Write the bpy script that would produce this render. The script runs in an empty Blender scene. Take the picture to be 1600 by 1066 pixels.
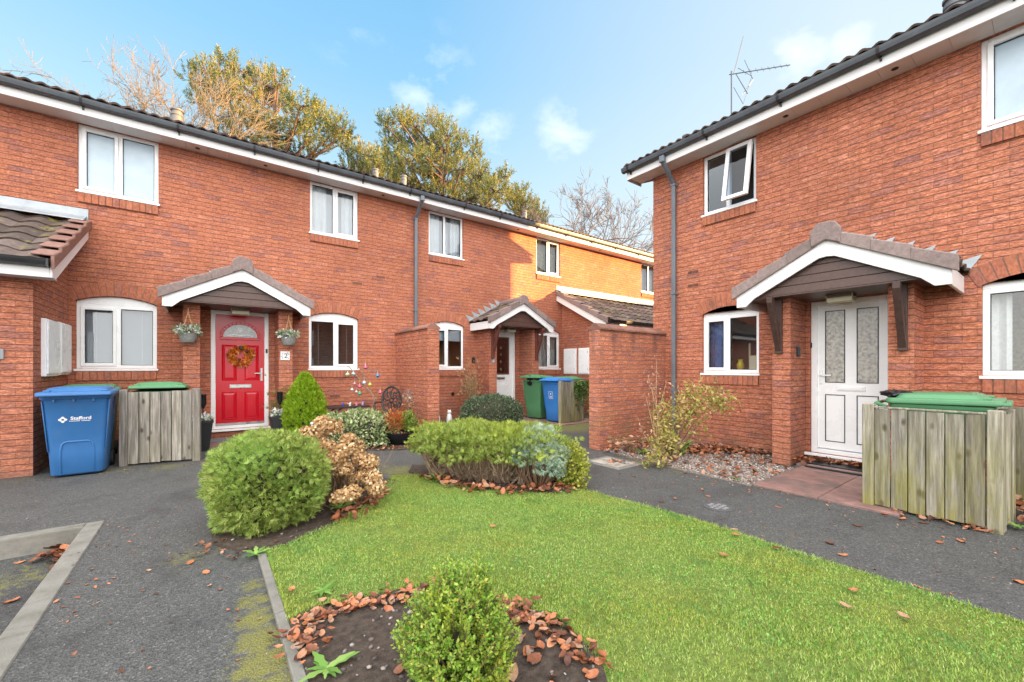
import bpy, bmesh, math, random
import numpy as np
from mathutils import Vector, Matrix, Euler
R=math.radians; PI=math.pi
random.seed(7); rng=np.random.default_rng(7)
scene=bpy.context.scene; COL=scene.collection
H=1.3; TH=R(53.28); FX,FY=math.cos(TH),math.sin(TH)
YA=9.0; XB=6.75                       # brick faces of the two facades

# ------------------------------------------------------------------ objects
def tag(o,label=None,cat=None,group=None,kind=None):
    if label: o['label']=label
    if cat: o['category']=cat
    if group: o['group']=group
    if kind: o['kind']=kind
    return o
def thing(name,label,cat,loc=(0,0,0),group=None):
    o=bpy.data.objects.new(name,None); COL.objects.link(o); o.location=loc
    o.empty_display_size=.1
    return tag(o,label,cat,group)
def attach(o,parent):
    if parent is not None:
        o.parent=parent
        if parent.type=='EMPTY': o.matrix_parent_inverse=Matrix.Translation(-Vector(parent.location))
    return o
def copy_tree(o,parent=None):
    c=o.copy(); COL.objects.link(c)
    if parent is not None: c.parent=parent
    for ch in o.children: copy_tree(ch,c)
    return c

class MB:
    def __init__(s,T=None): s.v=[]; s.f=[]; s.m=[]; s.T=T
    def av(s,p):
        if s.T: p=s.T(*p)
        s.v.append(tuple(p)); return len(s.v)-1
    def face(s,pts,m=0):
        s.f.append([s.av(p) for p in pts]); s.m.append(m)
    def fi(s,idx,m=0): s.f.append(list(idx)); s.m.append(m)
    def box(s,x0,x1,y0,y1,z0,z1,m=0):
        i=[s.av(p) for p in ((x0,y0,z0),(x1,y0,z0),(x1,y1,z0),(x0,y1,z0),(x0,y0,z1),(x1,y0,z1),(x1,y1,z1),(x0,y1,z1))]
        for q in ((0,3,2,1),(4,5,6,7),(0,1,5,4),(1,2,6,5),(2,3,7,6),(3,0,4,7)): s.fi([i[k] for k in q],m)
        return s
    def beam(s,a,b,w,t,up=(0,0,1),m=0):
        a=Vector(a);b=Vector(b);d=(b-a).normalized();u=Vector(up)
        x=d.cross(u)
        if x.length<1e-4: x=d.cross(Vector((1,0,0)))
        x.normalize();y=x.cross(d).normalized()
        i=[]
        for c in (a,b):
            for sx,sy in ((-1,-1),(1,-1),(1,1),(-1,1)): i.append(s.av(c+x*sx*w/2+y*sy*t/2))
        for q in ((3,2,1,0),(4,5,6,7),(0,1,5,4),(1,2,6,5),(2,3,7,6),(3,0,4,7)): s.fi([i[k] for k in q],m)
        return s
    def loft(s,loops,cap0=True,cap1=True,m=0):
        L=[[s.av(p) for p in lp] for lp in loops]; n=len(L[0])
        for a,b in zip(L,L[1:]):
            for k in range(n): s.fi((a[k],a[(k+1)%n],b[(k+1)%n],b[k]),m)
        if cap0: s.fi(L[0][::-1],m)
        if cap1: s.fi(L[-1],m)
        return s
    def tube(s,pts,r,n=6,m=0,cap=True):
        pts=[Vector(p) for p in pts]; rs=r if hasattr(r,'__len__') else [r]*len(pts); loops=[]
        px=None
        for k,p in enumerate(pts):
            d=(pts[min(k+1,len(pts)-1)]-pts[max(k-1,0)]).normalized()
            if px is None:
                px=d.cross(Vector((0,0,1)))
                if px.length<.05: px=d.cross(Vector((1,0,0)))
            else: px=px-d*px.dot(d)
            px.normalize(); py=d.cross(px)
            loops.append([p+(px*math.cos(2*PI*j/n)+py*math.sin(2*PI*j/n))*rs[k] for j in range(n)])
        return s.loft(loops,cap,cap,m)
    def prism(s,poly,d0,d1,axis='y',m=0):
        def P(a,b,d): return (a,d,b) if axis=='y' else ((d,a,b) if axis=='x' else (a,b,d))
        return s.loft([[P(a,b,d0) for a,b in poly],[P(a,b,d1) for a,b in poly]],m=m)
    def lathe(s,prof,c=(0,0,0),n=20,m=0,cap0=True,cap1=True):
        return s.loft([[(c[0]+r*math.cos(2*PI*k/n),c[1]+r*math.sin(2*PI*k/n),c[2]+z) for k in range(n)] for r,z in prof],cap0,cap1,m)
    def ball(s,c,r,n=10,k=6,m=0,sz=1.0):
        prof=[(max(1e-4,r*math.sin(PI*j/k)),-r*sz*math.cos(PI*j/k)) for j in range(k+1)]
        return s.lathe(prof,c,n,m,False,False)
    def build(s,name,mats,parent=None,bevel=0,smooth=False,seg=1):
        me=bpy.data.meshes.new(name); me.from_pydata(s.v,[],s.f)
        if not isinstance(mats,(list,tuple)): mats=[mats]
        for mt in mats: me.materials.append(mt)
        me.polygons.foreach_set('material_index',s.m)
        bm=bmesh.new(); bm.from_mesh(me); bmesh.ops.recalc_face_normals(bm,faces=bm.faces)
        if bevel:
            es=[e for e in bm.edges if len(e.link_faces)==2 and e.calc_face_angle(0)>.5]
            bmesh.ops.bevel(bm,geom=es,offset=bevel,segments=seg,affect='EDGES',clamp_overlap=True,profile=.6)
        bm.to_mesh(me); bm.free()
        if smooth:
            me.polygons.foreach_set('use_smooth',[True]*len(me.polygons))
            try: me.set_sharp_from_angle(angle=R(40))
            except Exception: pass
        o=bpy.data.objects.new(name,me); COL.objects.link(o)
        return attach(o,parent)

def npmesh(name,V,F,mats,parent=None,mi=None,smooth=False):
    V=np.asarray(V,dtype=np.float32); F=np.asarray(F,dtype=np.int32); k=F.shape[1]
    me=bpy.data.meshes.new(name); me.vertices.add(len(V)); me.vertices.foreach_set('co',V.ravel())
    me.loops.add(F.size); me.loops.foreach_set('vertex_index',F.ravel())
    me.polygons.add(len(F)); me.polygons.foreach_set('loop_start',np.arange(0,F.size,k,dtype=np.int32))
    if not isinstance(mats,(list,tuple)): mats=[mats]
    for m in mats: me.materials.append(m)
    if mi is not None: me.polygons.foreach_set('material_index',np.asarray(mi,dtype=np.int32))
    if smooth: me.polygons.foreach_set('use_smooth',np.ones(len(F),dtype=bool))
    me.update(calc_edges=True); me.validate()
    o=bpy.data.objects.new(name,me); COL.objects.link(o)
    return attach(o,parent)

# ------------------------------------------------------------------ materials
class NT:
    def __init__(s,name):
        s.mat=bpy.data.materials.new(name); s.mat.use_nodes=True; s.t=s.mat.node_tree; s.t.nodes.clear()
        s.out=s.t.nodes.new('ShaderNodeOutputMaterial')
    def n(s,typ,props=None,**inp):
        nd=s.t.nodes.new('ShaderNode'+typ)
        for k,v in (props or {}).items(): setattr(nd,k,v)
        for k,v in inp.items(): s.set(nd,k.replace('_',' '),v)
        return nd
    def set(s,nd,key,v):
        i=nd.inputs[int(key[1:])] if key[0]=='i' and key[1:].isdigit() else nd.inputs[key]
        if isinstance(v,bpy.types.NodeSocket): s.t.links.new(v,i)
        elif isinstance(v,bpy.types.Node): s.t.links.new(v.outputs[0],i)
        else:
            if i.type=='RGBA' and len(v)==3: v=(*v,1)
            i.default_value=v
    def math(s,op,a,b=0.0,c=None,clamp=False):
        nd=s.t.nodes.new('ShaderNodeMath'); nd.operation=op; nd.use_clamp=clamp
        s.set(nd,'i0',a); s.set(nd,'i1',b)
        if c is not None: s.set(nd,'i2',c)
        return nd.outputs[0]
    def mix(s,f,a,b,mode='MIX'):
        nd=s.t.nodes.new('ShaderNodeMixRGB'); nd.blend_type=mode
        s.set(nd,'i0',f); s.set(nd,'i1',a); s.set(nd,'i2',b); return nd.outputs[0]
    def ramp(s,f,stops,interp='LINEAR'):
        nd=s.t.nodes.new('ShaderNodeValToRGB'); cr=nd.color_ramp; cr.interpolation=interp
        while len(cr.elements)<len(stops): cr.elements.new(.5)
        for e,(p,c) in zip(cr.elements,stops):
            e.position=p; e.color=(*c,1) if len(c)==3 else c
        s.set(nd,'i0',f); return nd.outputs[0]
    def noise(s,vec,scale,detail=3,rough=.55):
        nd=s.n('TexNoise',Scale=scale,Detail=detail,Roughness=rough)
        if vec is not None: s.set(nd,'Vector',vec)
        return nd.outputs[0]
    def mr(s,v,a,b,c=0.,d=1.):
        nd=s.n('MapRange',{'clamp':True}); 
        for k,x in enumerate((v,a,b,c,d)): s.set(nd,'i%d'%k,x)
        return nd.outputs[0]
    def pos(s): return s.n('NewGeometry').outputs['Position']
    def obj(s): return s.n('TexCoord').outputs['Object']
    def rnd(s): return s.math('FRACT',s.math('ADD',s.n('NewGeometry').outputs['Random Per Island'],s.n('ObjectInfo').outputs['Random']))
    def scale(s,vec,sc):
        nd=s.n('Mapping'); s.set(nd,'Vector',vec); s.set(nd,'Scale',sc); return nd.outputs[0]
    def bump(s,h,dist=.01,strength=.5):
        nd=s.n('Bump',Height=h,Distance=dist,Strength=strength); return nd.outputs[0]
    def bsdf(s,col,rough=.6,normal=None,metal=0.,spec=.5,link=True):
        nd=s.n('BsdfPrincipled'); s.set(nd,'Base Color',col); s.set(nd,'Roughness',rough); s.set(nd,'Metallic',metal)
        s.set(nd,'Specular IOR Level',spec)
        if normal is not None: s.set(nd,'Normal',normal)
        if link: s.t.links.new(nd.outputs[0],s.out.inputs[0])
        return nd
    def end(s,sh):
        s.t.links.new(sh.outputs[0],s.out.inputs[0]); return s.mat

def sc(c,k): return tuple(min(1,max(0,x*k)) for x in c)
def m_plain(name,col,rough=.5,var=.08,scale=6,bump=0,bscale=60,metal=0,spec=.5,dirt=None):
    t=NT(name); p=t.obj(); n=t.noise(p,scale,4)
    c=t.ramp(n,[(.3,sc(col,1-var)),(.7,sc(col,1+var))])
    if dirt:
        d=t.noise(p,dirt[1],5,.65); c=t.mix(t.mr(d,dirt[2],dirt[2]+.2,0,dirt[3]),c,dirt[0])
    nm=t.bump(t.noise(p,bscale,3),bump,.6) if bump else None
    rr=t.mr(n,.3,.7,rough*.85,min(1,rough*1.15))
    t.bsdf(c,rr,nm,metal,spec); return t.mat
def brickcoord(t):
    g=t.n('NewGeometry'); sx=t.n('SeparateXYZ'); t.set(sx,'i0',g.outputs['Position'])
    sn=t.n('SeparateXYZ'); t.set(sn,'i0',g.outputs['True Normal'])
    ax=t.math('GREATER_THAN',t.math('ABSOLUTE',sn.outputs[0]),.6)
    mx=t.n('Mix',{'data_type':'FLOAT'}); t.set(mx,'i0',ax); t.set(mx,'i2',sx.outputs[0]); t.set(mx,'i3',sx.outputs[1])
    cb=t.n('CombineXYZ'); t.set(cb,'i0',mx.outputs[0]); t.set(cb,'i1',sx.outputs[2]); return cb.outputs[0],g.outputs['Position'],sx
BRICKS=[(0,(.32,.135,.105)),(.09,(.41,.15,.092)),(.3,(.45,.162,.092)),(.52,(.465,.172,.095)),(.72,(.425,.152,.088)),(.9,(.50,.195,.115)),(1,(.37,.145,.105))]
def m_brick(name,k=1.0,weather=0.,mortar=(.095,.052,.045),msize=.0044):
    t=NT(name); v,p,sx=brickcoord(t)
    dv=t.noise(t.scale(p,(14,14,40)),1.0,3); 
    off=t.n('VectorMath',{'operation':'SCALE'}); nz=t.n('TexNoise',Scale=9.,Detail=2.); t.set(nz,'Vector',p)
    sub=t.n('VectorMath',{'operation':'SUBTRACT'}); t.set(sub,'i0',nz.outputs[1]); sub.inputs[1].default_value=(.5,.5,.5)
    t.set(off,'i0',sub.outputs[0]); off.inputs['Scale'].default_value=.012
    ad=t.n('VectorMath',{'operation':'ADD'}); t.set(ad,'i0',v); t.set(ad,'i1',off.outputs[0]); v2=ad.outputs[0]
    b=t.n('TexBrick',{'offset':.5},Scale=1.0,Mortar_Size=msize,Mortar_Smooth=.35,Bias=0.,Brick_Width=.225,Row_Height=.075)
    t.set(b,'Vector',v2); t.set(b,'Color1',(0,0,0)); t.set(b,'Color2',(1,1,1)); t.set(b,'Mortar',(.5,.5,.5))
    c=t.ramp(b.outputs[0],[(q,sc(x,k)) for q,x in BRICKS])
    b2=t.n('TexBrick',{'offset':.5},Scale=1.0,Mortar_Size=0.,Brick_Width=.225,Row_Height=.075); b2.offset_frequency=2
    t.set(b2,'Vector',v2); t.set(b2,'Color1',(0,0,0)); t.set(b2,'Color2',(1,1,1))
    # dragged horizontal texture, darker flecks and purple firing marks
    st=t.noise(t.scale(p,(9,9,70)),1.0,5,.7)
    c=t.mix(1,c,t.ramp(st,[(.28,(.48,.44,.44)),(.5,(1,1,1)),(.72,(1.5,1.6,1.68))]),'MULTIPLY')
    fk=t.noise(t.scale(p,(34,34,105)),1.,3,.7); c=t.mix(1,c,t.ramp(fk,[(.30,(.52,.47,.46)),(.5,(1,1,1)),(.70,(1.5,1.62,1.75))]),'MULTIPLY')
    fl=t.noise(t.scale(p,(6,6,22)),1.,6,.75); fire=t.mr(fl,.58,.72,0,.55)
    c=t.mix(fire,c,sc((.27,.165,.155),k))
    big=t.noise(p,.7,4,.6); c=t.mix(1,c,t.ramp(big,[(.3,(.86,.84,.84)),(.7,(1.1,1.1,1.1))]),'MULTIPLY')
    ef=t.noise(t.scale(p,(2.2,2.2,7)),1.,6,.7); c=t.mix(t.mr(ef,.62,.8,0,.22+weather*.75),c,(.64,.45,.38))
    if weather:
        w=t.noise(t.scale(p,(3,3,9)),1.,6,.7); c=t.mix(t.mr(w,.45,.72,0,weather),c,(.11,.07,.055))
        tp=t.mr(sx.outputs[2],1.2,2.1,0,1); w2=t.noise(t.scale(p,(7,7,1.2)),1.,4)
        c=t.mix(t.math('MULTIPLY',tp,t.mr(w2,.5,.66,0,.75)),c,(.07,.045,.04))
        gp=t.mr(sx.outputs[2],.75,0.05,0,1); w3=t.noise(t.scale(p,(4,4,4)),1.,5)
        c=t.mix(t.math('MULTIPLY',gp,t.mr(w3,.48,.62,0,.45)),c,(.22,.20,.07))
    if not weather:
        gp=t.mr(sx.outputs[2],.55,0.,0,1); w3=t.noise(t.scale(p,(4,4,6)),1.,5); c=t.mix(t.math('MULTIPLY',gp,t.mr(w3,.38,.62,.1,.6)),c,(.16,.11,.075))
        w4=t.noise(t.scale(p,(6,6,.8)),1.,4); c=t.mix(t.mr(w4,.56,.72,0,.22),c,(.20,.11,.085))
    mc=t.mix(t.noise(p,3,3),sc(mortar,.75),sc(mortar,1.3))
    zz=t.math('FRACT',t.math('DIVIDE',t.n('SeparateXYZ',i0=v2).outputs[1],.075)); bd=t.math('MULTIPLY',t.math('MINIMUM',zz,t.math('SUBTRACT',1.,zz)),.075)
    bed=t.mr(bd,msize*.45,msize*1.5,.95,0); mf=t.math('MAXIMUM',bed,t.math('MULTIPLY',b.outputs[1],.42))
    c=t.mix(mf,c,mc)
    h=t.math('ADD',t.math('MULTIPLY',t.math('SUBTRACT',1.,b.outputs[1]),1.),t.math('MULTIPLY',st,.55))
    t.bsdf(c,.9,t.bump(h,.009,.5),0,.18); return t.mat
def m_sbrick(name,k=1.):
    t=NT(name); p=t.pos(); c=t.ramp(t.rnd(),[(q,sc(x,k)) for q,x in BRICKS])
    st=t.noise(t.scale(p,(40,40,22)),1.,4,.7); c=t.mix(1,c,t.ramp(st,[(.3,(.62,.6,.6)),(.6,(1.12,1.1,1.1))]),'MULTIPLY')
    dk=t.noise(p,5,5,.7); c=t.mix(t.mr(dk,.52,.7,0,.6),c,(.13,.08,.06))
    t.bsdf(c,.9,t.bump(st,.006,.6),0,.2); return t.mat
def m_tile(name,stops,moss=0.,rough=.75):
    t=NT(name); p=t.pos(); c=t.ramp(t.rnd(),stops)
    n=t.noise(p,22,5,.7); c=t.mix(1,c,t.ramp(n,[(.3,(.7,.7,.7)),(.7,(1.2,1.2,1.2))]),'MULTIPLY')
    li=t.noise(p,9,6,.75); c=t.mix(t.mr(li,.6,.68,0,.45),c,(.32,.31,.25))
    if moss:
        mo=t.noise(p,5.5,6,.7); c=t.mix(t.mr(mo,.56,.64,0,moss),c,t.ramp(n,[(.3,(.10,.10,.015)),(.7,(.36,.31,.04))]))
    t.bsdf(c,rough,t.bump(n,.004,.5),0,.3); return t.mat
def m_leaf(name,stops,trans=.25,rough=.5,clump=None,cs=3.):
    t=NT(name); c=t.ramp(t.rnd(),stops)
    if clump:
        n=t.noise(t.pos(),cs,3,.6); c=t.mix(t.mr(n,clump[1],clump[1]+.16,0,clump[2]),c,clump[0])
    b=t.bsdf(c,rough,None,0,.3,link=False)
    tr=t.n('BsdfTranslucent'); t.set(tr,'Color',c); mx=t.n('MixShader'); t.set(mx,'i0',trans); t.set(mx,'i1',b); t.set(mx,'i2',tr)
    return t.end(mx)
def m_glass(name,tint=(.93,.96,.97),refl=1.5,base=.04,wav=0.):
    t=NT(name); tr=t.n('BsdfTransparent'); t.set(tr,'Color',tint)
    nm=None
    if wav: nm=t.bump(t.noise(t.scale(t.pos(),(1,1,1)),7.,2),.02,wav)
    g=t.n('BsdfGlossy'); t.set(g,'Roughness',.015); t.set(g,'Color',(1,1,1))
    fr=t.n('Fresnel',IOR=1.5)
    if nm is not None: t.set(g,'Normal',nm); t.set(fr,'Normal',nm)
    f=t.math('MULTIPLY_ADD',fr.outputs[0],refl,base,True); mx=t.n('MixShader'); t.set(mx,'i0',f); t.set(mx,'i1',tr); t.set(mx,'i2',g)
    return t.end(mx)
def m_wood(name,a,b,algae=0.,gs=1.):
    t=NT(name); p=t.pos(); r=t.rnd(); o=t.n('CombineXYZ'); t.set(o,'i0',t.math('MULTIPLY',r,31.)); t.set(o,'i2',t.math('MULTIPLY',r,17.))
    ad=t.n('VectorMath',{'operation':'ADD'}); t.set(ad,'i0',p); t.set(ad,'i1',o.outputs[0]); q=ad.outputs[0]
    g=t.noise(t.scale(q,(38*gs,38*gs,2.2)),1.,6,.7); c=t.ramp(g,[(.25,sc(a,.55)),(.45,a),(.62,b),(.8,sc(b,1.25))])
    c=t.mix(1,c,t.ramp(r,[(0,(.72,.70,.66)),(.5,(1,1,1)),(1,(1.25,1.24,1.2))]),'MULTIPLY')
    st=t.noise(t.scale(q,(9,9,1.1)),1.,4,.6); c=t.mix(t.mr(st,.54,.68,0,.55),c,sc(a,.62))
    vo=t.n('TexVoronoi',Scale=1.); t.set(vo,'Vector',t.scale(q,(8,8,4.0))); kn=t.mr(vo.outputs[0],.10,.20,1,0)
    c=t.mix(t.math('MULTIPLY',kn,.85),c,(.06,.045,.035))
    if algae:
        s3=t.n('SeparateXYZ'); t.set(s3,'i0',p); gz=t.mr(s3.outputs[2],.0,.85,1,.15); an=t.noise(t.scale(q,(8,8,1.6)),1.,5,.6)
        c=t.mix(t.math('MULTIPLY',gz,t.mr(an,.40,.62,0,algae)),c,t.ramp(g,[(.3,(.16,.15,.03)),(.7,(.34,.31,.08))]))
    t.bsdf(c,.85,t.bump(t.math('ADD',g,t.math('MULTIPLY',kn,-.4)),.004,.6),0,.2); return t.mat

MT={}
MT['brick']=m_brick('brickwork'); MT['brickw']=m_brick('weathered brickwork',1.06,.32,(.16,.12,.10),.0058)
MT['sbrick']=m_sbrick('brick on edge'); MT['mortar']=m_plain('mortar',(.22,.12,.09),.95,.25,20)
MT['upvc']=m_plain('white upvc',(.88,.90,.91),.28,.02,3,dirt=((.55,.55,.52),5,.66,.15))
MT['fascia']=m_plain('white fascia board',(.82,.82,.82),.35,.03,2,dirt=((.45,.44,.40),2.5,.60,.22))
MT['soffit']=m_plain('white soffit board',(.74,.73,.72),.45,.04,2,dirt=((.40,.36,.33),2.5,.52,.35))
MT['gutter']=m_plain('dark grey gutter plastic',(.065,.078,.092),.38,.2,4,dirt=((.18,.19,.20),6,.55,.4))
MT['pipe']=m_plain('grey downpipe plastic',(.135,.155,.18),.38,.12,4,dirt=((.22,.23,.24),6,.55,.4))
MT['black']=m_plain('black plastic',(.012,.013,.015),.4,.2,5)
MT['gasket']=m_plain('black gasket',(.015,.015,.017),.6,.1,5)
MT['lead']=m_plain('lead flashing',(.38,.42,.45),.5,.15,8,.003,30,.3,dirt=((.55,.56,.56),6,.5,.5))
MT['roof']=m_tile('brown roof tiles',[(0,(.075,.05,.042)),(.5,(.13,.085,.068)),(1,(.18,.12,.10))],.35)
MT['rooflean']=m_tile('lichened roof tiles',[(0,(.085,.065,.056)),(.5,(.135,.10,.087)),(1,(.18,.14,.125))],.7)
MT['verge']=m_tile('grey brown verge tiles',[(0,(.22,.165,.15)),(.5,(.26,.195,.18)),(1,(.30,.23,.21))],0,.6)
MT['vergered']=m_tile('red brown verge tiles',[(0,(.23,.12,.095)),(.5,(.29,.16,.13)),(1,(.34,.20,.165))],0,.6)
MT['brown']=m_plain('brown upvc boards',(.10,.055,.045),.38,.22,25)
MT['bracket']=m_plain('dark brown timber',(.06,.032,.026),.5,.25,20)
MT['brackr']=m_plain('red brown timber',(.13,.04,.028),.5,.25,20)
MT['glass']=m_glass('window glass'); MT['glassw']=m_glass('patterned glass',(.72,.74,.73),1.5,.16,.22)
MT['obscure']=m_plain('obscured glass',(.43,.56,.66),.22,.12,3,.003,90,0,.8)  # bluish sky reflection painted into the base colour
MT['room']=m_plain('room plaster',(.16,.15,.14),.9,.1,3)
MT['roomw']=m_plain('warm room plaster',(.50,.30,.15),.9,.15,2)
MT['blind']=m_plain('sky tinted blind',(.56,.65,.73),.7,.04,4); MT['blindd']=m_plain('dark slatted blind',(.30,.27,.24),.5,.1,4)  # first blind: bluish sky reflection of the panes put into its colour
MT['pale']=m_plain('sky tinted curtain',(.70,.77,.83),.85,.06,5)  # curtain lightened and blued to paint in the panes' sky reflection
MT['net']=m_plain('net curtain',(.62,.62,.60),.9,.10,30); MT['curtain']=m_plain('blue curtain',(.15,.23,.46),.9,.2,18)
MT['curtainy']=m_plain('patterned curtain',(.45,.43,.33),.9,.25,16)
MT['red']=m_plain('red door paint',(.56,.009,.022),.24,.05,3); MT['silver']=m_plain('brushed steel',(.55,.55,.54),.3,.1,9,metal=.9)
MT['cream']=m_plain('cream lamp plastic',(.62,.58,.42),.4,.05,5)
MT['binblue']=m_plain('blue bin plastic',(.036,.148,.37),.40,.10,3,.0015,180,dirt=((.10,.15,.25),4,.55,.45))
MT['bingreen']=m_plain('green bin plastic',(.085,.25,.115),.42,.10,3,.0015,180,dirt=((.13,.20,.12),4,.55,.45))
MT['wheel']=m_plain('black rubber',(.014,.014,.015),.7,.2,9); MT['white']=m_plain('white print',(.80,.80,.80),.6,.02,3)
MT['woodgrey']=m_wood('weathered grey boards',(.21,.19,.165),(.36,.335,.295),.15); MT['woodgreen']=m_wood('algae stained boards',(.215,.195,.16),(.375,.35,.295),.95)
MT['bark']=m_plain('tan bark',(.26,.20,.14),.9,.3,3,.02,12); MT['barkp']=m_plain('pine bark',(.12,.075,.05),.9,.35,3,.03,8)  # even tan bark colour, then pine bark
MT['barkg']=m_plain('grey bark',(.17,.14,.13),.9,.3,3,.02,12)
MT['stem']=m_plain('dry brown stems',(.20,.125,.075),.9,.35,20); MT['soil']=None
MT['potblack']=m_plain('black glazed pot',(.012,.013,.016),.2,.2,6); MT['iron']=m_plain('black cast iron',(.014,.014,.015),.35,.3,20)
MT['rope']=m_plain('jute rope',(.42,.25,.12),.9,.2,40); MT['potgrey']=m_plain('grey woven pot',(.22,.22,.21),.85,.35,55,.004,70)
MT['conc']=m_plain('weathered concrete',(.215,.203,.178),.9,.22,14,.005,70,dirt=((.085,.085,.06),7,.46,.7))
# ------------------------------------------------------------------ camera, light, sky
EXPO=2.2
cam=bpy.data.cameras.new('camera'); co=bpy.data.objects.new('camera',cam); COL.objects.link(co); scene.camera=co
co.location=(0,0,H); co.rotation_euler=(R(90),0,-(PI/2-TH)); cam.sensor_width=36; cam.lens=643/1600*36; cam.shift_y=(575-533)/1600
cam.clip_start=.05; cam.clip_end=2000
SUN=Vector((.768,-.640,0)); SEL=R(5.5)
sl=bpy.data.lights.new('sun','SUN'); sl.energy=5.0; sl.angle=R(.5); sl.color=(1.,.59,.22)
so=bpy.data.objects.new('sun',sl); COL.objects.link(so)
sd=Vector((SUN.x*math.cos(SEL),SUN.y*math.cos(SEL),math.sin(SEL))); so.rotation_euler=sd.to_track_quat('Z','Y').to_euler()
w=bpy.data.worlds.new('World'); scene.world=w; w.use_nodes=True
class WT(NT):
    def __init__(s): s.t=w.node_tree; s.t.nodes.clear()
t=WT(); ow=t.n('OutputWorld'); bg=t.n('Background'); t.t.links.new(bg.outputs[0],ow.inputs[0])
sky=t.n('TexSky',{'sky_type':'NISHITA','sun_disc':False,'sun_elevation':SEL,'sun_rotation':math.atan2(SUN.x,SUN.y),'air_density':1.0,'dust_density':.6,'ozone_density':2.0})
d=t.n('TexCoord').outputs['Generated']; nv=t.n('VectorMath',{'operation':'NORMALIZE'}); t.set(nv,'i0',d); d=nv.outputs[0]
sx=t.n('SeparateXYZ'); t.set(sx,'i0',d); el=sx.outputs[2]
# clear part of the sky: blue overhead, milky towards the horizon
air=t.ramp(t.mr(el,-.02,.75),[(0,(1.1,1.1,1.1)),(.2,(.93,.97,1.)),(.36,(.76,.91,1.)),(.56,(.53,.81,1.)),(.76,(.32,.66,.97)),(1,(.21,.54,.92))])
dt=t.n('VectorMath',{'operation':'DOT_PRODUCT'}); t.set(dt,'i0',d); dt.inputs[1].default_value=(SUN.x,SUN.y,0); sdot=dt.outputs['Value']
air=t.mix(t.mr(sdot,-.2,.5,0,.72),air,(.90,.965,1.0))
sc0=t.n('VectorMath',{'operation':'SCALE'}); t.set(sc0,'i0',air); sc0.inputs['Scale'].default_value=1.80
base=t.mix(.10,sc0.outputs[0],sky.outputs[0])
# thin cloud wisps, and an unseen, added bright bank behind the viewer that lights the court
pj=t.n('VectorMath',{'operation':'DIVIDE'}); t.set(pj,'i0',d); cb=t.n('CombineXYZ'); z3=t.math('MAXIMUM',el,.06)
for k in range(3): t.set(cb,'i%d'%k,z3)
t.set(pj,'i1',cb.outputs[0])
cn=t.noise(t.scale(d,(9,9,16)),1.0,7,.62); cl=None
for (px,py,r,am) in ((640,140,.10,.50),(720,165,.075,.55),(690,120,.10,.35),(880,212,.085,.8),(1245,85,.06,.75),(1330,62,.05,.5),(760,205,.08,.5),(560,60,.12,.2)):
    v=Vector((FX+(px-800)/643*FY,FY-(px-800)/643*FX,(575-py)/643)).normalized()
    ds=t.n('VectorMath',{'operation':'DISTANCE'}); t.set(ds,'i0',d); ds.inputs[1].default_value=v
    q=t.mr(ds.outputs['Value'],r,0,0,am); cl=q if cl is None else t.math('MAXIMUM',cl,q)
cl=t.math('MULTIPLY',t.mr(t.math('ADD',t.math('MULTIPLY',cl,.55),cn),.62,1.12),t.mr(cl,0,.3,0,.6),None,True)
wisp=t.mix(cl,base,(2.75,2.72,2.7))
d2=t.n('VectorMath',{'operation':'DOT_PRODUCT'}); t.set(d2,'i0',d); d2.inputs[1].default_value=(-FX*.80,-FY*.80,.60)
fill_bank=t.mr(d2.outputs['Value'],.14,.68)
fill_bank.node.interpolation_type='SMOOTHSTEP'
FILL_BANK=(6.7,6.6,6.5)
fin=t.mix(fill_bank,wisp,FILL_BANK); t.set(bg,'Color',fin); bg.inputs['Strength'].default_value=.13
vs=scene.view_settings; vs.view_transform='Standard'; vs.look='None'; vs.exposure=EXPO; vs.gamma=1.0; vs.use_curve_mapping=False
scene.cycles.max_bounces=6; scene.cycles.transparent_max_bounces=12; scene.cycles.use_denoising=True
scene.cycles.caustics_reflective=False; scene.cycles.caustics_refractive=False; scene.cycles.sample_clamp_indirect=6.

# ------------------------------------------------------------------ ground
def tarmac(name,k,moss):
    t=NT(name); p=t.pos()
    v=t.n('TexVoronoi',Scale=115.); t.set(v,'Vector',p); vc=t.n('SeparateXYZ'); t.set(vc,'i0',v.outputs[1])
    c=t.ramp(vc.outputs[0],[(0,(.054,.054,.052)),(.5,(.086,.086,.082)),(.9,(.112,.111,.106)),(.98,(.15,.148,.14)),(1,(.21,.205,.195))])
    n=t.noise(p,1.6,5,.65); c=t.mix(1,c,t.ramp(n,[(.3,sc((.70,.70,.71),k)),(.5,sc((1,1,1),k)),(.7,sc((1.22,1.21,1.18),k))]),'MULTIPLY')
    c=t.mix(t.mr(t.noise(p,3.1,5,.7),.58,.72,0,.35),c,sc((.055,.055,.05),k))
    m=None
    for (x,y,r,am) in moss:
        ds=t.n('VectorMath',{'operation':'DISTANCE'}); t.set(ds,'i0',p); ds.inputs[1].default_value=(x,y,0)
        q=t.mr(ds.outputs['Value'],r,r*.25,0,am); m=q if m is None else t.math('MAXIMUM',m,q)
    if m is not None:
        mn=t.noise(p,16,6,.75); ml=t.mr(t.math('ADD',t.math('MULTIPLY',m,.34),mn),.66,.86)
        fine=t.noise(p,130,2); c=t.mix(t.math('MULTIPLY',ml,.9),c,t.ramp(fine,[(.3,(.10,.105,.03)),(.7,(.26,.24,.06))]))
    h=t.math('ADD',v.outputs[0],t.math('MULTIPLY',n,.5))
    t.bsdf(c,t.mr(n,.3,.7,.62,.85),t.bump(h,.006,.75),0,.35); return t.mat
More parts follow.
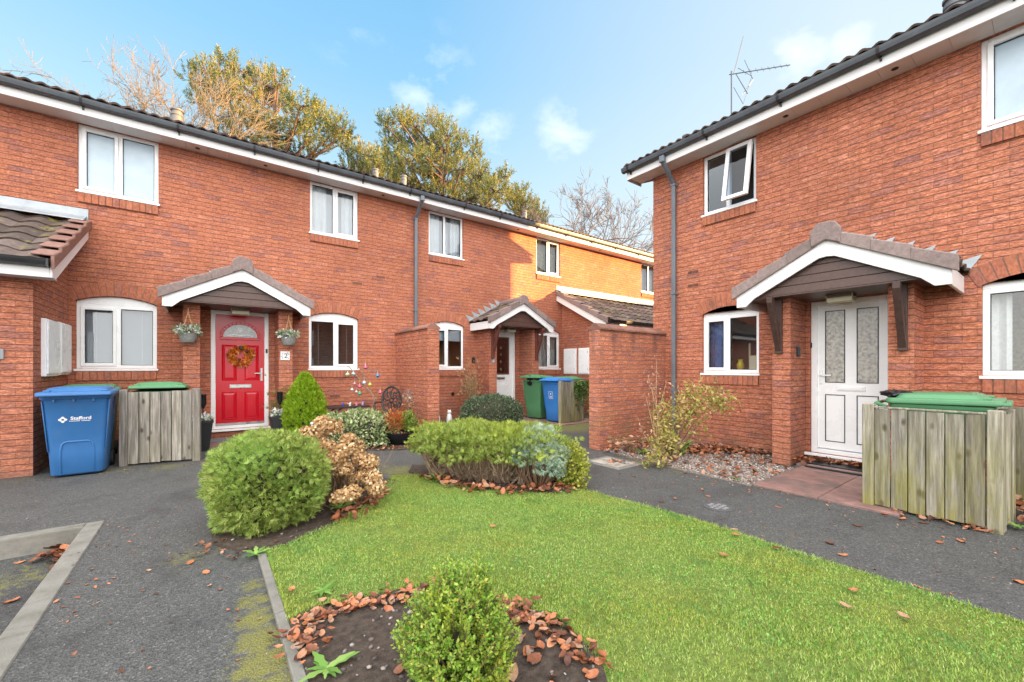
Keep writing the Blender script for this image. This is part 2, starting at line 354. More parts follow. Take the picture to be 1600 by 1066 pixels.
MOSS=[(.20,1.5,.22,1.2),(.21,1.7,.22,1.2),(.20,1.9,.22,1.2),(.20,2.1,.21,1.2),(.21,2.3,.19,1.15),(.21,2.5,.17,1.1),(.22,2.7,.15,1.),(.23,2.9,.13,.9),(-.08,3.6,.3,.6),(4.85,3.5,.3,.8),(4.75,2.9,.22,.6),(4.7,5.0,.55,1),(6.3,6.4,1.1,1),(7.0,6.5,.8,1),(2.0,5.0,.5,.9),(1.4,5.1,.4,.6),(-.9,7.2,.4,.6),(-.4,7.05,.4,.7),(3.6,1.3,.5,.35),(4.6,4.7,.3,.9),(-1.7,7.2,.3,.5),(1.9,5.3,.4,.6)]
gm=tarmac('tarmac path',1.,MOSS)
def flat(name,polys,mat,kind='structure',label=None,drop=None):
    b=MB()
    for poly,z in polys: b.face([(x,y,z) for x,y in poly])
    if drop:
        for poly,z in polys:
            for (x0,y0),(x1,y1) in zip(poly,poly[1:]+poly[:1]): b.face([(x0,y0,z),(x1,y1,z),(x1,y1,z-drop),(x0,y0,z-drop)])
    o=b.build(name,mat); return tag(o,label,None,None,kind)
flat('ground',[([(-90,4.86),(90,4.86),(90,120),(-90,120)],0),([(-.70,-90),(90,-90),(90,4.86),(-.70,4.86)],0)],gm)
flat('parking_bay',[([(-90,-90),(-.70,-90),(-.70,4.9),(-90,4.9)],-.14)],tarmac('worn tarmac bay',.78,[(-1.0,4.3,.5,.7),(-1.3,4.0,.6,.6)]))
b=MB(); x=-.79
for k in range(12): b.box(x-.905,x-.002,4.76,4.875,-.2,.012); x-=.91
tag(b.build('kerb',MT['conc'],None,.012,seg=2),kind='structure')
b=MB(); y=4.875
for k in range(9): b.box(-.795,-.68,y-.91,y-.004,-.2,.008); y-=.914
tag(b.build('edging_kerb',MT['conc'],None,.006),kind='structure')
b=MB(); y=3.36
for k in range(5): b.box(.29,.338,y-.914,y-.005,-.1,.03); y-=.917
tag(b.build('lawn_edging',MT['conc'],None,.005),kind='structure')

t=NT('dark soil'); p=t.pos(); n=t.noise(p,26,6,.75)
c=t.ramp(n,[(.3,(.035,.027,.022)),(.6,(.105,.08,.063)),(.8,(.17,.135,.105))]); t.bsdf(c,.95,t.bump(n,.02,.9),0,.2); MT['soil']=t.mat
FB=[(.339,2.34),(.45,2.40),(.67,2.33),(.95,2.28),(1.18,2.05),(1.34,1.80),(1.45,1.5),(1.38,1.2),(1.15,.9),(.8,.72),(.339,.85)]
HB=[(.03,4.1),(.05,3.72),(.18,3.50),(.34,3.36),(.55,3.38),(.89,3.57),(1.46,4.1),(1.74,4.55),(1.6,4.95),(.9,4.85),(.2,4.65)]
JB=[(2.02,4.85),(2.06,4.5),(2.16,4.04),(2.37,3.62),(2.83,3.10),(3.16,3.03),(3.38,3.2),(3.42,3.7),(2.9,4.6),(2.2,5.15)]
LAWN=[(.339,-.8),(3.28,-1.2),(3.285,.6),(3.29,1.6),(3.27,2.3),(3.2,2.75),(3.17,3.05),(2.81,3.12),(2.35,3.62),(2.14,4.06),(2.02,4.62),(1.78,4.74),(1.46,4.12),(.89,3.59),(.55,3.4),(.339,3.36)]
def inpoly(P,poly):
    x,y=P[:,0],P[:,1]; c=np.zeros(len(P),bool); n=len(poly)
    for i in range(n):
        x0,y0=poly[i]; x1,y1=poly[(i+1)%n]
        k=((y0>y)!=(y1>y))&(x<(x1-x0)*(y-y0)/((y1-y0)+1e-12)+x0); c^=k
    return c
def sample(poly,n):
    xs=[q[0] for q in poly]; ys=[q[1] for q in poly]; out=[]
    P=np.column_stack([rng.uniform(min(xs),max(xs),n*3),rng.uniform(min(ys),max(ys),n*3)]); return P[inpoly(P,poly)][:n]
SB=[(1.15,7.25),(1.75,6.75),(2.45,6.25),(3.1,6.25),(3.45,6.6),(3.45,8.99),(1.12,8.99)]
NB=[(3.7,6.2),(4.6,5.75),(5.4,6.3),(5.6,7.3),(5.55,8.99),(3.7,8.99)]
flat('soil_bed',[(FB,.028),(HB,.022),(JB,.022),(SB,.02),(NB,.02)],MT['soil'],drop=.05)
# lawn: a soil-and-thatch sheet under real blades
t=NT('lawn thatch'); p=t.pos(); n=t.noise(p,40,5,.7); n2=t.noise(p,2.2,4,.6)
c=t.ramp(n,[(.3,(.09,.12,.03)),(.6,(.18,.23,.06)),(.8,(.28,.27,.11))]); c=t.mix(t.mr(n2,.5,.7,0,.5),c,(.13,.13,.03)); t.bsdf(c,.95,t.bump(n,.01,.8),0,.1)
flat('lawn',[(LAWN,.018)],t.mat,drop=.03)

# ------------------------------------------------------------------ leaf scattering
def frames(D):
    D=D/np.linalg.norm(D,axis=1,keepdims=True); a=rng.normal(size=D.shape); X=np.cross(a,D); X/=np.linalg.norm(X,axis=1,keepdims=True)+1e-9
    return X,np.cross(D,X),D
def place(tv,tf,P,D,S,frame=None):
    X,Y,Z=frame if frame is not None else frames(D); S=np.asarray(S).reshape(-1,1,1)
    V=P[:,None,:]+S*(tv[None,:,0:1]*X[:,None,:]+tv[None,:,1:2]*Y[:,None,:]+tv[None,:,2:3]*Z[:,None,:])
    n,k=len(P),len(tv); F=tf[None]+(np.arange(n)*k)[:,None,None]
    return V.reshape(-1,3),F.reshape(-1,tf.shape[1])
def t_leaf(w=.5,fold=.12): return np.array([(0,0,0),(w/2,fold,.5),(0,0,1),(-w/2,fold,.5)],float),np.array([(0,1,2,3)])
def t_fan(n,w=.12,spread=60,curl=.15,l0=.55,seed=1):
    r=np.random.default_rng(seed); V=[];F=[]
    for k in range(n):
        a=math.radians(spread)*(2*k/(n-1)-1)*.5+r.normal()*.08; L=l0+(1-l0)*math.cos(a*1.2)*r.uniform(.8,1.1); y=r.normal()*curl
        dx,dz=math.sin(a),math.cos(a); px,pz=dz*w/2,-dx*w/2; i=len(V)
        V+=[(0,0,0),(dx*L*.5+px,y*.4,dz*L*.5+pz),(dx*L,y,dz*L),(dx*L*.5-px,y*.4,dz*L*.5-pz)]; F.append((i,i+1,i+2,i+3))
    return np.array(V),np.array(F)
def join(*vf):
    V=[];F=[];o=0
    for v,f in vf: V.append(v);F.append(f+o);o+=len(v)
    return np.vstack(V),np.vstack(F)
def mound(n,c,r,zmin=-.2,pw=2.6,noise=.08,inner=.82,shell=1.0):
    """points and outward normals on a lumpy superellipsoid (c centre, r radii)"""
    u=rng.normal(size=(n*2,3)); u/=np.linalg.norm(u,axis=1,keepdims=True); u=u[u[:,2]>zmin][:n]
    k=(np.abs(u)**pw).sum(1)**(-1/pw); ph=rng.uniform(0,6.28,6)
    l=1+noise*(np.sin(u[:,0]*7+ph[0])*np.sin(u[:,1]*6+ph[1])+.6*np.sin(u[:,2]*9+ph[2])*np.cos(u[:,0]*11+ph[3])+.5*np.sin(u[:,1]*15+ph[4])*np.sin(u[:,2]*14+ph[5]))
    rr=k*l*rng.uniform(inner,shell,len(u)); P=np.array(c)+u*rr[:,None]*np.array(r)
    N=u/np.array(r); N/=np.linalg.norm(N,axis=1,keepdims=True); return P,N
def blob(name,c,r,mat,parent,pw=2.6,n=14):
    b=MB(); L=[]
    for j in range(1,8):
        th=PI*j/8; ring=[]
        for k in range(n):
            a=2*PI*k/n; u=np.array([math.sin(th)*math.cos(a),math.sin(th)*math.sin(a),-math.cos(th)]); q=(np.abs(u)**pw).sum()**(-1/pw)
            ring.append((c[0]+u[0]*q*r[0],c[1]+u[1]*q*r[1],c[2]+u[2]*q*r[2]))
        L.append(ring)
    b.loft(L); return b.build(name,mat,parent,smooth=True)
# grass blades
N=250000; P=sample(LAWN,N); P=P[~inpoly(P,FB)]; P=P[P[:,1]>-.6]
dist=np.hypot(P[:,0],P[:,1]); P=P[rng.uniform(0,1,len(P))<np.clip(1.25-dist*.10,.55,1)]
k=rng.integers(0,len(P),9000); jl=np.array([(3.28,-1.0),(3.285,.6),(3.29,1.6),(3.27,2.3),(3.2,2.75),(3.17,3.05),(2.81,3.10),(2.35,3.60),(2.14,4.04),(2.02,4.62),(1.78,4.72),(1.46,4.12),(.89,3.59),(.55,3.4)])
def alongs(pts,n,wd):
    seg=np.linalg.norm(np.diff(pts,axis=0),axis=1); cs=np.concatenate([[0],np.cumsum(seg)]); u=rng.uniform(0,cs[-1],n); q=np.column_stack([np.interp(u,cs,pts[:,k]) for k in (0,1)])
    return q+rng.normal(size=(n,2))*wd*(.5+.8*np.abs(np.sin(u*5.3)*np.sin(u*13.1+1)))[:,None]
fr=np.vstack([alongs(jl,15000,.028),alongs(np.array(FB[:8]),6000,.03),alongs(np.array([(.345,2.4),(.345,3.36)]),1500,.006)]); nfr=len(fr); P=np.vstack([P,fr])
n=len(P)
pat=np.sin(P[:,0]*3.1+1)*np.sin(P[:,1]*2.7)+.6*np.sin(P[:,0]*7.3+P[:,1]*5.1)
Hh=(.007+.009*rng.uniform(0,1,n)+.003*pat).clip(.005,.024); Hh[-nfr:]*=rng.uniform(.8,1.9,nfr); az=rng.uniform(0,6.283,n); ln=rng.uniform(.1,1.0,n)*Hh
wd=rng.uniform(.0018,.0034,n); dx,dy=np.cos(az),np.sin(az)
B=np.column_stack([P,np.full(n,.017)])
v0=B+np.column_stack([-dy*wd,dx*wd,0*wd]); v1=B+np.column_stack([dy*wd,-dx*wd,0*wd]); v2=B+np.column_stack([dx*ln,dy*ln,Hh])
V=np.stack([v0,v1,v2],1).reshape(-1,3); F=np.arange(3*n).reshape(-1,3)
t=NT('grass blades'); p=t.pos(); r=t.rnd()
g=t.ramp(r,[(0,(.14,.26,.045)),(.35,(.245,.41,.075)),(.7,(.365,.53,.11)),(.92,(.50,.58,.16)),(1,(.62,.56,.30))])
y=t.noise(p,1.15,5,.65); g=t.mix(t.mr(y,.45,.62,0,.8),g,t.ramp(r,[(0,(.24,.30,.03)),(.6,(.42,.48,.05)),(1,(.56,.52,.15))]))
y2=t.noise(p,4.5,4,.6); g=t.mix(t.mr(y2,.56,.68,0,.75),g,t.ramp(r,[(0,(.07,.22,.05)),(1,(.18,.40,.10))]))
bs=t.bsdf(g,.5,None,0,.3,link=False); tr=t.n('BsdfTranslucent'); t.set(tr,'Color',g); mx=t.n('MixShader'); t.set(mx,'i0',.3); t.set(mx,'i1',bs); t.set(mx,'i2',tr); t.end(mx)
tag(npmesh('grass',V,F,t.mat),kind='stuff'); MT['grass']=t.mat
# clover and broad-leaf weeds in the lawn
P=sample(LAWN,26000); P=P[~inpoly(P,FB)]; pt=np.sin(P[:,0]*4.2+.5)*np.sin(P[:,1]*3.6+1.2)+.5*np.sin(P[:,0]*9+P[:,1]*8); P=P[(pt>-.1)&(P[:,1]>-.5)]; n=len(P)
D=np.column_stack([rng.normal(size=n)*.8,rng.normal(size=n)*.8,np.full(n,.75)]); X,Y,Z=frames(D)
cv,cf=place(*t_leaf(.9,.1),np.column_stack([P,rng.uniform(.018,.032,n)]),D,rng.uniform(.007,.014,n))
tag(npmesh('lawn_clover',cv,cf,m_leaf('clover leaves',[(0,(.08,.23,.045)),(.6,(.17,.39,.07)),(1,(.29,.52,.12))],.2)),kind='stuff')

# paving slabs by the white door, gravel bed, doorsteps
t=NT('pink paving slabs'); p=t.pos(); n=t.noise(p,7,5,.65); c=t.ramp(t.rnd(),[(0,(.26,.15,.13)),(.5,(.33,.19,.16)),(1,(.36,.23,.20))])
c=t.mix(1,c,t.ramp(n,[(.3,(.62,.62,.62)),(.7,(1.15,1.12,1.1))]),'MULTIPLY'); c=t.mix(t.mr(t.noise(p,2.2,4),.5,.65,0,.7),c,(.12,.10,.09)); t.bsdf(c,.7,t.bump(t.noise(p,120,3),.002,.5),0,.4); MT['slab']=t.mat
b=MB()
for i in range(3):
    for j in range(2): b.box(4.85+i*.6,4.85+i*.6+.592,2.05-(j+1)*.6+.004,2.05-j*.6,-.05,.022)
b.box(6.3,6.74,1.2,2.13,-.05,.035)
for i in range(3): b.box(5.9+i*.62,5.9+i*.62+.61,6.75,7.1,-.05,.02); b.box(5.9+i*.62,5.9+i*.62+.61,7.11,8.4,-.05,.02)
tag(b.build('paving',MT['slab'],None,.006),kind='structure')
GR=[(6.74,4.33),(5.05,4.33),(4.93,3.95),(4.84,3.0),(4.80,2.06),(6.06,2.06),(6.06,2.42),(6.74,2.42)]
flat('gravel_base',[(GR,.012)],m_plain('gritty sand',(.23,.19,.16),.95,.3,30,.01,60),drop=.02)
t=NT('mixed gravel'); c=t.ramp(t.rnd(),[(0,(.13,.10,.09)),(.2,(.26,.20,.17)),(.5,(.39,.32,.28)),(.72,(.31,.235,.21)),(.9,(.52,.47,.43)),(1,(.66,.63,.59))]); t.bsdf(c,.75,None,0,.35); MT['gravel']=t.mat
ico=bmesh.new(); bmesh.ops.create_icosphere(ico,subdivisions=1,radius=1); iv=np.array([v.co[:] for v in ico.verts]); ifc=np.array([[v.index for v in f.verts] for f in ico.faces]); ico.free()
iv2=iv*np.array([1,.75,.5])
P=np.vstack([sample(GR,7500)]); n=len(P)
Z3=np.column_stack([rng.normal(size=n)*.35,rng.normal(size=n)*.35,np.ones(n)])
gv,gf=place(iv2,ifc,np.column_stack([P,rng.uniform(.012,.028,n)]),Z3,rng.uniform(.007,.0165,n)); 
tag(npmesh('gravel',gv,gf,MT['gravel'],smooth=True),kind='stuff')
P=np.vstack([sample(FB,240),sample(JB,120),sample(HB,90),np.column_stack([rng.uniform(-2,3.4,160),rng.uniform(2.0,7.2,160)]),np.column_stack([rng.uniform(3.35,4.8,130),rng.uniform(.1,4.2,130)])]); n=len(P)
P3=np.column_stack([P,np.where(np.arange(n)<450,.03,.003)]); P3=P3[~((P3[:,0]<-.66)&(P3[:,1]<4.9))]; n=len(P3)
pv,pf=place(iv2,ifc,P3,np.column_stack([rng.normal(size=(n,2))*.3,np.ones(n)]),np.where(P3[:,2]>.02,rng.uniform(.006,.017,n),rng.uniform(.003,.008,n)))
t=NT('small mixed stones'); t.bsdf(t.ramp(t.rnd(),[(0,(.07,.06,.055)),(.4,(.16,.13,.12)),(.75,(.26,.22,.20)),(1,(.46,.43,.40))]),.8,None,0,.3)
tag(npmesh('small_stones',pv,pf,t.mat,smooth=True),kind='stuff')
# ------------------------------------------------------------------ fallen leaves
t=NT('fallen beech leaves'); c=t.ramp(t.rnd(),[(0,(.09,.035,.022)),(.2,(.19,.07,.035)),(.5,(.38,.135,.06)),(.75,(.50,.20,.09)),(.9,(.42,.25,.16)),(1,(.30,.21,.16))])
n=t.noise(t.pos(),60,4,.7); c=t.mix(1,c,t.ramp(n,[(.3,(.7,.66,.62)),(.7,(1.2,1.2,1.2))]),'MULTIPLY'); t.bsdf(c,.55,None,0,.4); MT['dead']=t.mat
def dead_template(seed):
    r=np.random.default_rng(seed); V=[];F=[]; n=5
    cu=r.uniform(.05,.25); fo=r.uniform(.02,.15)
    for k in range(n+1):
        s=k/n; w=.30*math.sin(PI*min(.98,s*.92+.06))**.8; z=cu*(s-.5)**2*2+r.normal()*.015
        V+=[(s-.5,-w,z+fo*r.uniform(.5,1.3)),(s-.5,0,z),(s-.5,w,z+fo*r.uniform(.5,1.3))]
    for k in range(n):
        a=3*k; F+=[(a,a+1,a+4,a+3),(a+1,a+2,a+5,a+4)]
    return np.array(V),np.array(F)
DT=[dead_template(k) for k in range(5)]
def litter(P,z0,z1,s0,s1,tilt=.5):
    out=[]; 
    for k in range(5):
        q=P[k::5]; n=len(q)
        if not n: continue
        D=np.column_stack([rng.normal(size=(n,2))*tilt,np.ones(n)])
        out.append(place(*DT[k],np.column_stack([q,rng.uniform(z0,z1,n)]),D,rng.uniform(s0,s1,n)))
    return out
def along(pts,n,wd):
    pts=np.array(pts,float); seg=np.linalg.norm(np.diff(pts,axis=0),axis=1); cs=np.concatenate([[0],np.cumsum(seg)]); u=rng.uniform(0,cs[-1],n)
    return np.column_stack([np.interp(u,cs,pts[:,k]) for k in (0,1)])+rng.normal(size=(n,2))*wd
L=[]
L+=litter(along([(.37,1.95),(.40,2.27),(.62,2.26),(.90,2.20),(1.02,2.1)],190,.05),.03,.055,.03,.062,.3)
L+=litter(along([(1.20,1.92),(1.30,1.72),(1.36,1.45),(1.32,1.2)],150,.055),.03,.055,.03,.062,.3)
L+=litter(along([(.75,1.7),(1.05,1.55),(1.2,1.3)],16,.12),.03,.05,.05,.09)
L+=litter(along([(2.05,4.4),(2.25,3.75),(2.5,3.40),(2.85,3.18),(3.15,3.10),(3.33,3.2)],230,.055),.03,.08,.04,.085)
L+=litter(along([(5.75,3.55),(6.3,3.3),(6.65,2.95),(6.66,2.6)],520,.15),.03,.07,.05,.10)
L+=litter(along([(5.05,4.15),(5.8,4.1),(6.3,3.9)],110,.14),.02,.06,.05,.09)
L+=litter(sample(GR,240),.03,.045,.05,.09,.3)
L+=litter(along([(6.25,2.12),(6.62,2.05),(6.64,1.25)],130,.06),.05,.10,.05,.09)
L+=litter(along([(5.35,.12),(5.6,.0),(5.9,.1),(6.2,.15)],150,.12),.02,.09,.06,.11)
L+=litter(along([(4.95,.95),(4.94,.35)],30,.03),.01,.03,.04,.08)
L+=litter(along([(-.84,4.4),(-.92,4.62)],26,.05),-.13,-.08,.06,.11)
L+=litter(along([(-.02,3.75),(.15,3.38),(.40,3.33)],18,.06),.01,.03,.03,.06,.3)
L+=litter(along([(.9,3.62),(1.25,3.95),(1.45,4.15)],70,.06),.03,.06,.04,.09)
L+=litter(along([(1.2,7.2),(1.9,6.65),(2.5,6.3),(3.1,6.3)],160,.05),.02,.05,.03,.07)
L+=litter(along([(3.8,6.3),(4.6,5.9),(5.3,6.4)],60,.1),.02,.05,.03,.07)
q=np.vstack([along([(4.7,.1),(4.75,2.0),(4.78,3.2),(4.85,4.1)],90,.10),along([(3.38,.2),(3.36,1.5),(3.36,2.6)],60,.06),np.column_stack([rng.uniform(-.5,.25,70),rng.uniform(2,5,70)]),along([(-1.6,7.0),(-.9,7.15),(-.1,7.1),(1.0,7.3)],60,.10),np.column_stack([rng.uniform(3.4,4.7,60),rng.uniform(.1,4.2,60)]),along([(-.9,4.95),(-.6,4.7),(-.6,3.0)],40,.06)])
L+=litter(q,.002,.008,.010,.028,.25)
tag(npmesh('leaf_litter',*join(*L),MT['dead']),kind='stuff')
def invimg(px,py,z=0.):
    a=(px-800)/643; b=(575-py)/643; t_=(z-H)/b; return ((FX+a*FY)*t_,(FY-a*FX)*t_)
def one_leaf(x,y,z,s,k,label,group):
    V=DT[k][0]*s; a=rng.uniform(0,6.28); c,s_=math.cos(a),math.sin(a); V=np.column_stack([V[:,0]*c-V[:,1]*s_,V[:,0]*s_+V[:,1]*c,V[:,2]+.002])
    o=npmesh('fallen_leaf',V,DT[k][1],MT['dead']); o.location=(x,y,z); tag(o,label,'leaf',group)
for i,(px,py) in enumerate([(30,880),(18,941),(297,880),(322,895),(1098,766),(1034,785),(1055,780),(1107,776),(1216,793),(1382,804),(1340,822),(1410,812),(1443,818),(1468,848),(1502,847),(1317,868),(1296,850),(1147,828),(1010,742),(990,745),(1070,740),(1595,912)]):
    x,y=invimg(px,py); z=-.14 if (x<-.7 and y<4.8) else 0.
    if z: x,y=invimg(px,py,-.14)
    one_leaf(x,y,z,.055 if py<800 else .068,i%5,'brown curled leaf lying alone on dark tarmac','leaves scattered on the tarmac')
for i,(px,py) in enumerate([(770,822),(456,921),(1130,866),(1214,855),(1332,922),(1322,946),(1412,963),(1150,835)]):
    x,y=invimg(px,py,.04); one_leaf(x,y,.036,.06,i%5,'brown curled leaf lying alone on the green lawn','leaves scattered on the lawn')
MT['glasso']=m_glass('tilted window glass',(.55,.66,.80),.9,.02)
MT['doorglass']=m_plain('silvery patterned glass',(.37,.36,.32),.14,.45,26,.004,34,0,.9)
MT['roomreflect']=m_plain('painted olive reflection',(.34,.32,.17),.9,.5,22)  # tree reflection painted as an olive room wall colour
# ------------------------------------------------------------------ building kit (facade frame: lx along wall, ly out of wall, z up)
def FA(lx,ly,z): return (lx,YA-ly,z)
def FB(lx,ly,z): return (XB-ly,-lx,z)
def arc(x0,x1,z,rise,n=10):
    c=(x0+x1)/2; hw=(x1-x0)/2; rad=(hw*hw+rise*rise)/(2*rise); zc=z+rise-rad; a=math.asin(hw/rad)
    return [(c+rad*math.sin(-a+2*a*k/n),zc+rad*math.cos(-a+2*a*k/n)) for k in range(n+1)],(c,zc,rad,a)
def wall(T,parent,X0,X1,Z0,Z1,ops,rev=.13,mat=None,name='wall'):
    b=MB(T); xs=sorted({X0,X1,*[o[0] for o in ops],*[o[1] for o in ops]}); zs=sorted({Z0,Z1,*[o[2] for o in ops],*[o[3] for o in ops],*[o[3]+.12 for o in ops if len(o)>4]})
    for xa,xb in zip(xs,xs[1:]):
        for za,zb in zip(zs,zs[1:]):
            xm,zm=(xa+xb)/2,(za+zb)/2
            if any(o[0]<xm<o[1] and o[2]<zm<o[3] for o in ops): continue
            ar=[o for o in ops if len(o)>4 and o[0]<xm<o[1] and o[3]<zm<o[3]+.12]
            if ar:
                o=ar[0]; pts,_=arc(o[0],o[1],o[3],o[4])
                for (p,q),(r,s) in zip(pts,pts[1:]): b.face([(p,0,q),(r,0,s),(r,0,zb),(p,0,zb)])
            else: b.face([(xa,0,za),(xb,0,za),(xb,0,zb),(xa,0,zb)])
    for o in ops:
        x0,x1,z0,z1=o[:4]
        b.face([(x0,0,z0),(x0,-rev,z0),(x0,-rev,z1),(x0,0,z1)]); b.face([(x1,0,z0),(x1,-rev,z0),(x1,-rev,z1),(x1,0,z1)]); b.face([(x0,0,z0),(x1,0,z0),(x1,-rev,z0),(x0,-rev,z0)])
        if len(o)>4:
            pts,_=arc(x0,x1,z1,o[4])
            for (p,q),(r,s) in zip(pts,pts[1:]): b.face([(p,0,q),(r,0,s),(r,-rev,s),(p,-rev,q)])
        else: b.face([(x0,0,z1),(x1,0,z1),(x1,-rev,z1),(x0,-rev,z1)])
    b.face([(X0,0,Z0),(X0,-.28,Z0),(X0,-.28,Z1),(X0,0,Z1)]); b.face([(X1,0,Z0),(X1,-.28,Z0),(X1,-.28,Z1),(X1,0,Z1)])
    return b.build(name,mat or MT['brick'],parent)
def window(T,parent,x0,x1,z0,z1,rise=0.,split=.5,case=(0,),inner='blind',glass='glass',hinge=None,label=None):
    """casement window; part of a house, its panes, brick sill and brick arch are sub-parts"""
    fd0,fd1=-.115,-.045; fw=.055; b=MB(T); zh=z1-.035 if rise else z1
    b.box(x0,x0+fw,fd0,fd1,z0,zh); b.box(x1-fw,x1,fd0,fd1,z0,zh); b.box(x0+fw,x1-fw,fd0,fd1,z0,z0+fw); b.box(x0+fw,x1-fw,fd0,fd1,zh-fw,zh)
    xm=x0+(x1-x0)*split; b.box(xm-.03,xm+.03,fd0,fd1,z0+fw,zh-fw)
    if rise:
        pts,_=arc(x0,x1,z1,rise); poly=[(x0,zh)]+[(x1,zh)]+pts[::-1]; b.prism(poly,fd0,fd1-.004)
    b.box(x0-.02,x1+.02,-.05,.035,z0-.035,z0-.002)            # projecting cill
    w=b.build('window',MT['upvc'],parent,.005); 
    if label: w['label']=label
    cells=[(x0+fw,xm-.03),(xm+.03,x1-fw)]
    for i,(a,c) in enumerate(cells):
        g=.0
        if hinge==i:   # top hung casement standing open
            s=MB(); cw=.058; za,zb=z0+fw-.01,zh-fw+.01
            def TT(lx,ly,z,za=za,zb=zb):
                dz=z-zb; an=R(11); return T(lx,ly*math.cos(an)-(-dz)*0+(-dz)*math.sin(an)+.03,zb+dz*math.cos(an)+0*ly)
            s=MB(TT); a2,c2=a-.012,c+.012
            s.box(a2,a2+cw,-.04,.02,za,zb); s.box(c2-cw,c2,-.04,.02,za,zb); s.box(a2+cw,c2-cw,-.04,.02,za,za+cw); s.box(a2+cw,c2-cw,-.04,.02,zb-cw,zb)
            s.build('casement',MT['upvc'],w,.006)
            q=MB(TT); q.face([(a2+cw,-.01,za+cw),(c2-cw,-.01,za+cw),(c2-cw,-.01,zb-cw),(a2+cw,-.01,zb-cw)]); q.build('pane',MT['glasso'],w)
            continue
        if i in case:
            s=MB(T); cw=.048; za,zb=z0+fw-.012,zh-fw+.012; a2,c2=a-.012,c+.012
            s.box(a2,a2+cw,-.10,-.026,za,zb); s.box(c2-cw,c2,-.10,-.026,za,zb); s.box(a2+cw,c2-cw,-.10,-.026,za,za+cw); s.box(a2+cw,c2-cw,-.10,-.026,zb-cw,zb)
            s.build('casement',MT['upvc'],w,.006); a,c,zA,zB=a2+cw,c2-cw,za+cw,zb-cw
        else: zA,zB=z0+fw,zh-fw
        k=MB(T)
        for (p,q,r,s_) in ((a,a+.007,zA,zB),(c-.007,c,zA,zB),(a+.007,c-.007,zA,zA+.007),(a+.007,c-.007,zB-.007,zB)): k.box(p,q,-.085,-.056,r,s_)
        k.build('gasket',MT['gasket'],w)
        q=MB(T); q.face([(a,-.072,zA),(c,-.072,zA),(c,-.072,zB),(a,-.072,zB)]); q.build('pane',MT[glass],w)
    # the room behind: a shallow lined recess with its blind or curtain
    r=MB(T); dp=-1.2; X0,X1=x0-.25,x1+.25; Z0,Z1=z0-.3,z1+.15
    for f in ([(X0,dp,Z0),(X1,dp,Z0),(X1,dp,Z1),(X0,dp,Z1)],[(X0,-.14,Z0),(X0,dp,Z0),(X0,dp,Z1),(X0,-.14,Z1)],[(X1,-.14,Z0),(X1,dp,Z0),(X1,dp,Z1),(X1,-.14,Z1)],[(X0,-.14,Z0),(X1,-.14,Z0),(X1,dp,Z0),(X0,dp,Z0)],[(X0,-.14,Z1),(X1,-.14,Z1),(X1,dp,Z1),(X0,dp,Z1)]): r.face(f)
    r.build('room_lining',MT['roomw' if inner=='warm' else 'roomreflect' if inner=='olive' else 'room'],w)
    def drape(name,xa,xb,za,zb,m,wave=.018,per=.085,ly=-.22):
        d=MB(T); n=max(8,int((xb-xa)/per*6)); top=[]; bot=[]
        for k in range(n+1):
            x=xa+(xb-xa)*k/n; y=ly+wave*math.sin(2*PI*x/per+3*math.sin(x*5)); top.append(d.av((x,y,zb))); bot.append(d.av((x,y*1.0,za)))
        for k in range(n): d.fi((bot[k],bot[k+1],top[k+1],top[k]))
        return d.build(name,m,w,smooth=True)
    def slats(m,z_low,pitch=.024,ly=-.17,hh=.027):
        d=MB(T); z=z1-.05; d.box(x0+.05,x1-.05,ly-.015,ly+.02,z-.03,z); z-=.04
        while z>z_low: d.face([(x0+.05,ly-.010,z),(x1-.05,ly-.010,z),(x1-.05,ly+.010,z+hh),(x0+.05,ly+.010,z+hh)]); z-=pitch
        for x in (x0+.2,x1-.2): d.box(x,x+.008,ly+.012,ly+.014,z_low,z1-.08)
        d.build('blind',m,w)
    if inner=='blind':
        d=MB(T); d.box(x0+.03,x1-.03,-.19,-.185,z0+.04,z1-.12); d.build('blind',MT['blind'],w)
    elif inner=='slats': slats(MT['blind'],z0+.02)
    elif inner=='dark': slats(MT['blindd'],z0+.04,.03,-.17,.006)
    elif inner=='net': drape('net_curtain',x0+.02,x1-.02,z0-.05,z1,MT['net'])
    elif inner=='half':
        drape('curtain',x0-.05,x0+.34,z0-.1,z1,MT['pale'],.02,.11,-.17); drape('curtain',x1-.3,x1+.05,z0-.1,z1,MT['pale'],.02,.11,-.17)
        d=MB(T); d.box(x0+.03,x1-.03,-.27,-.265,z0+.0,z1-.02); d.build('blind',MT['blind'],w)
    elif inner=='olive': drape('curtain',x0-.05,x0+.2,z0-.1,z1,MT['net'],.02,.11)
    elif inner=='yellow': drape('curtain',x0,x1,z0-.1,z1,MT['curtainy'],.02,.10)
    elif inner=='warm':
        d=MB(T); d.box(x0+.03,x1-.03,-.16,-.155,z1-.36,z1); d.build('blind',MT['blind'],w)
        d=MB(T); d.box(x0+.35,x0+.75,-1.18,-1.1,z0-.3,z1-.3); d.box(x0+.38,x0+.72,-1.1,-1.08,z0-.3,z1-.33,1); d.build('doorway',[MT['brackr'],MT['roomw']],w)
    elif inner=='blue':
        drape('curtain',x0-.02,x0+.26,z0-.1,z1,MT['curtain'],.022,.09,-.2)
        v=MB(T); v.lathe([(.03,0),(.05,.03),(.055,.09),(.03,.14),(.04,.17)],(x1-.34,-.16,z0+.05),12); v.build('vase',m_plain('yellow vase',(.6,.48,.05),.3),w,smooth=True)
        v=MB(T); v.box(x1-.22,x1-.1,-.20,-.17,z0+.05,z0+.28); v.box(x1-.4,x1-.37,-.6,-.57,z0,z0+.5); v.build('sill_ornament',MT['cream'],w,.01)
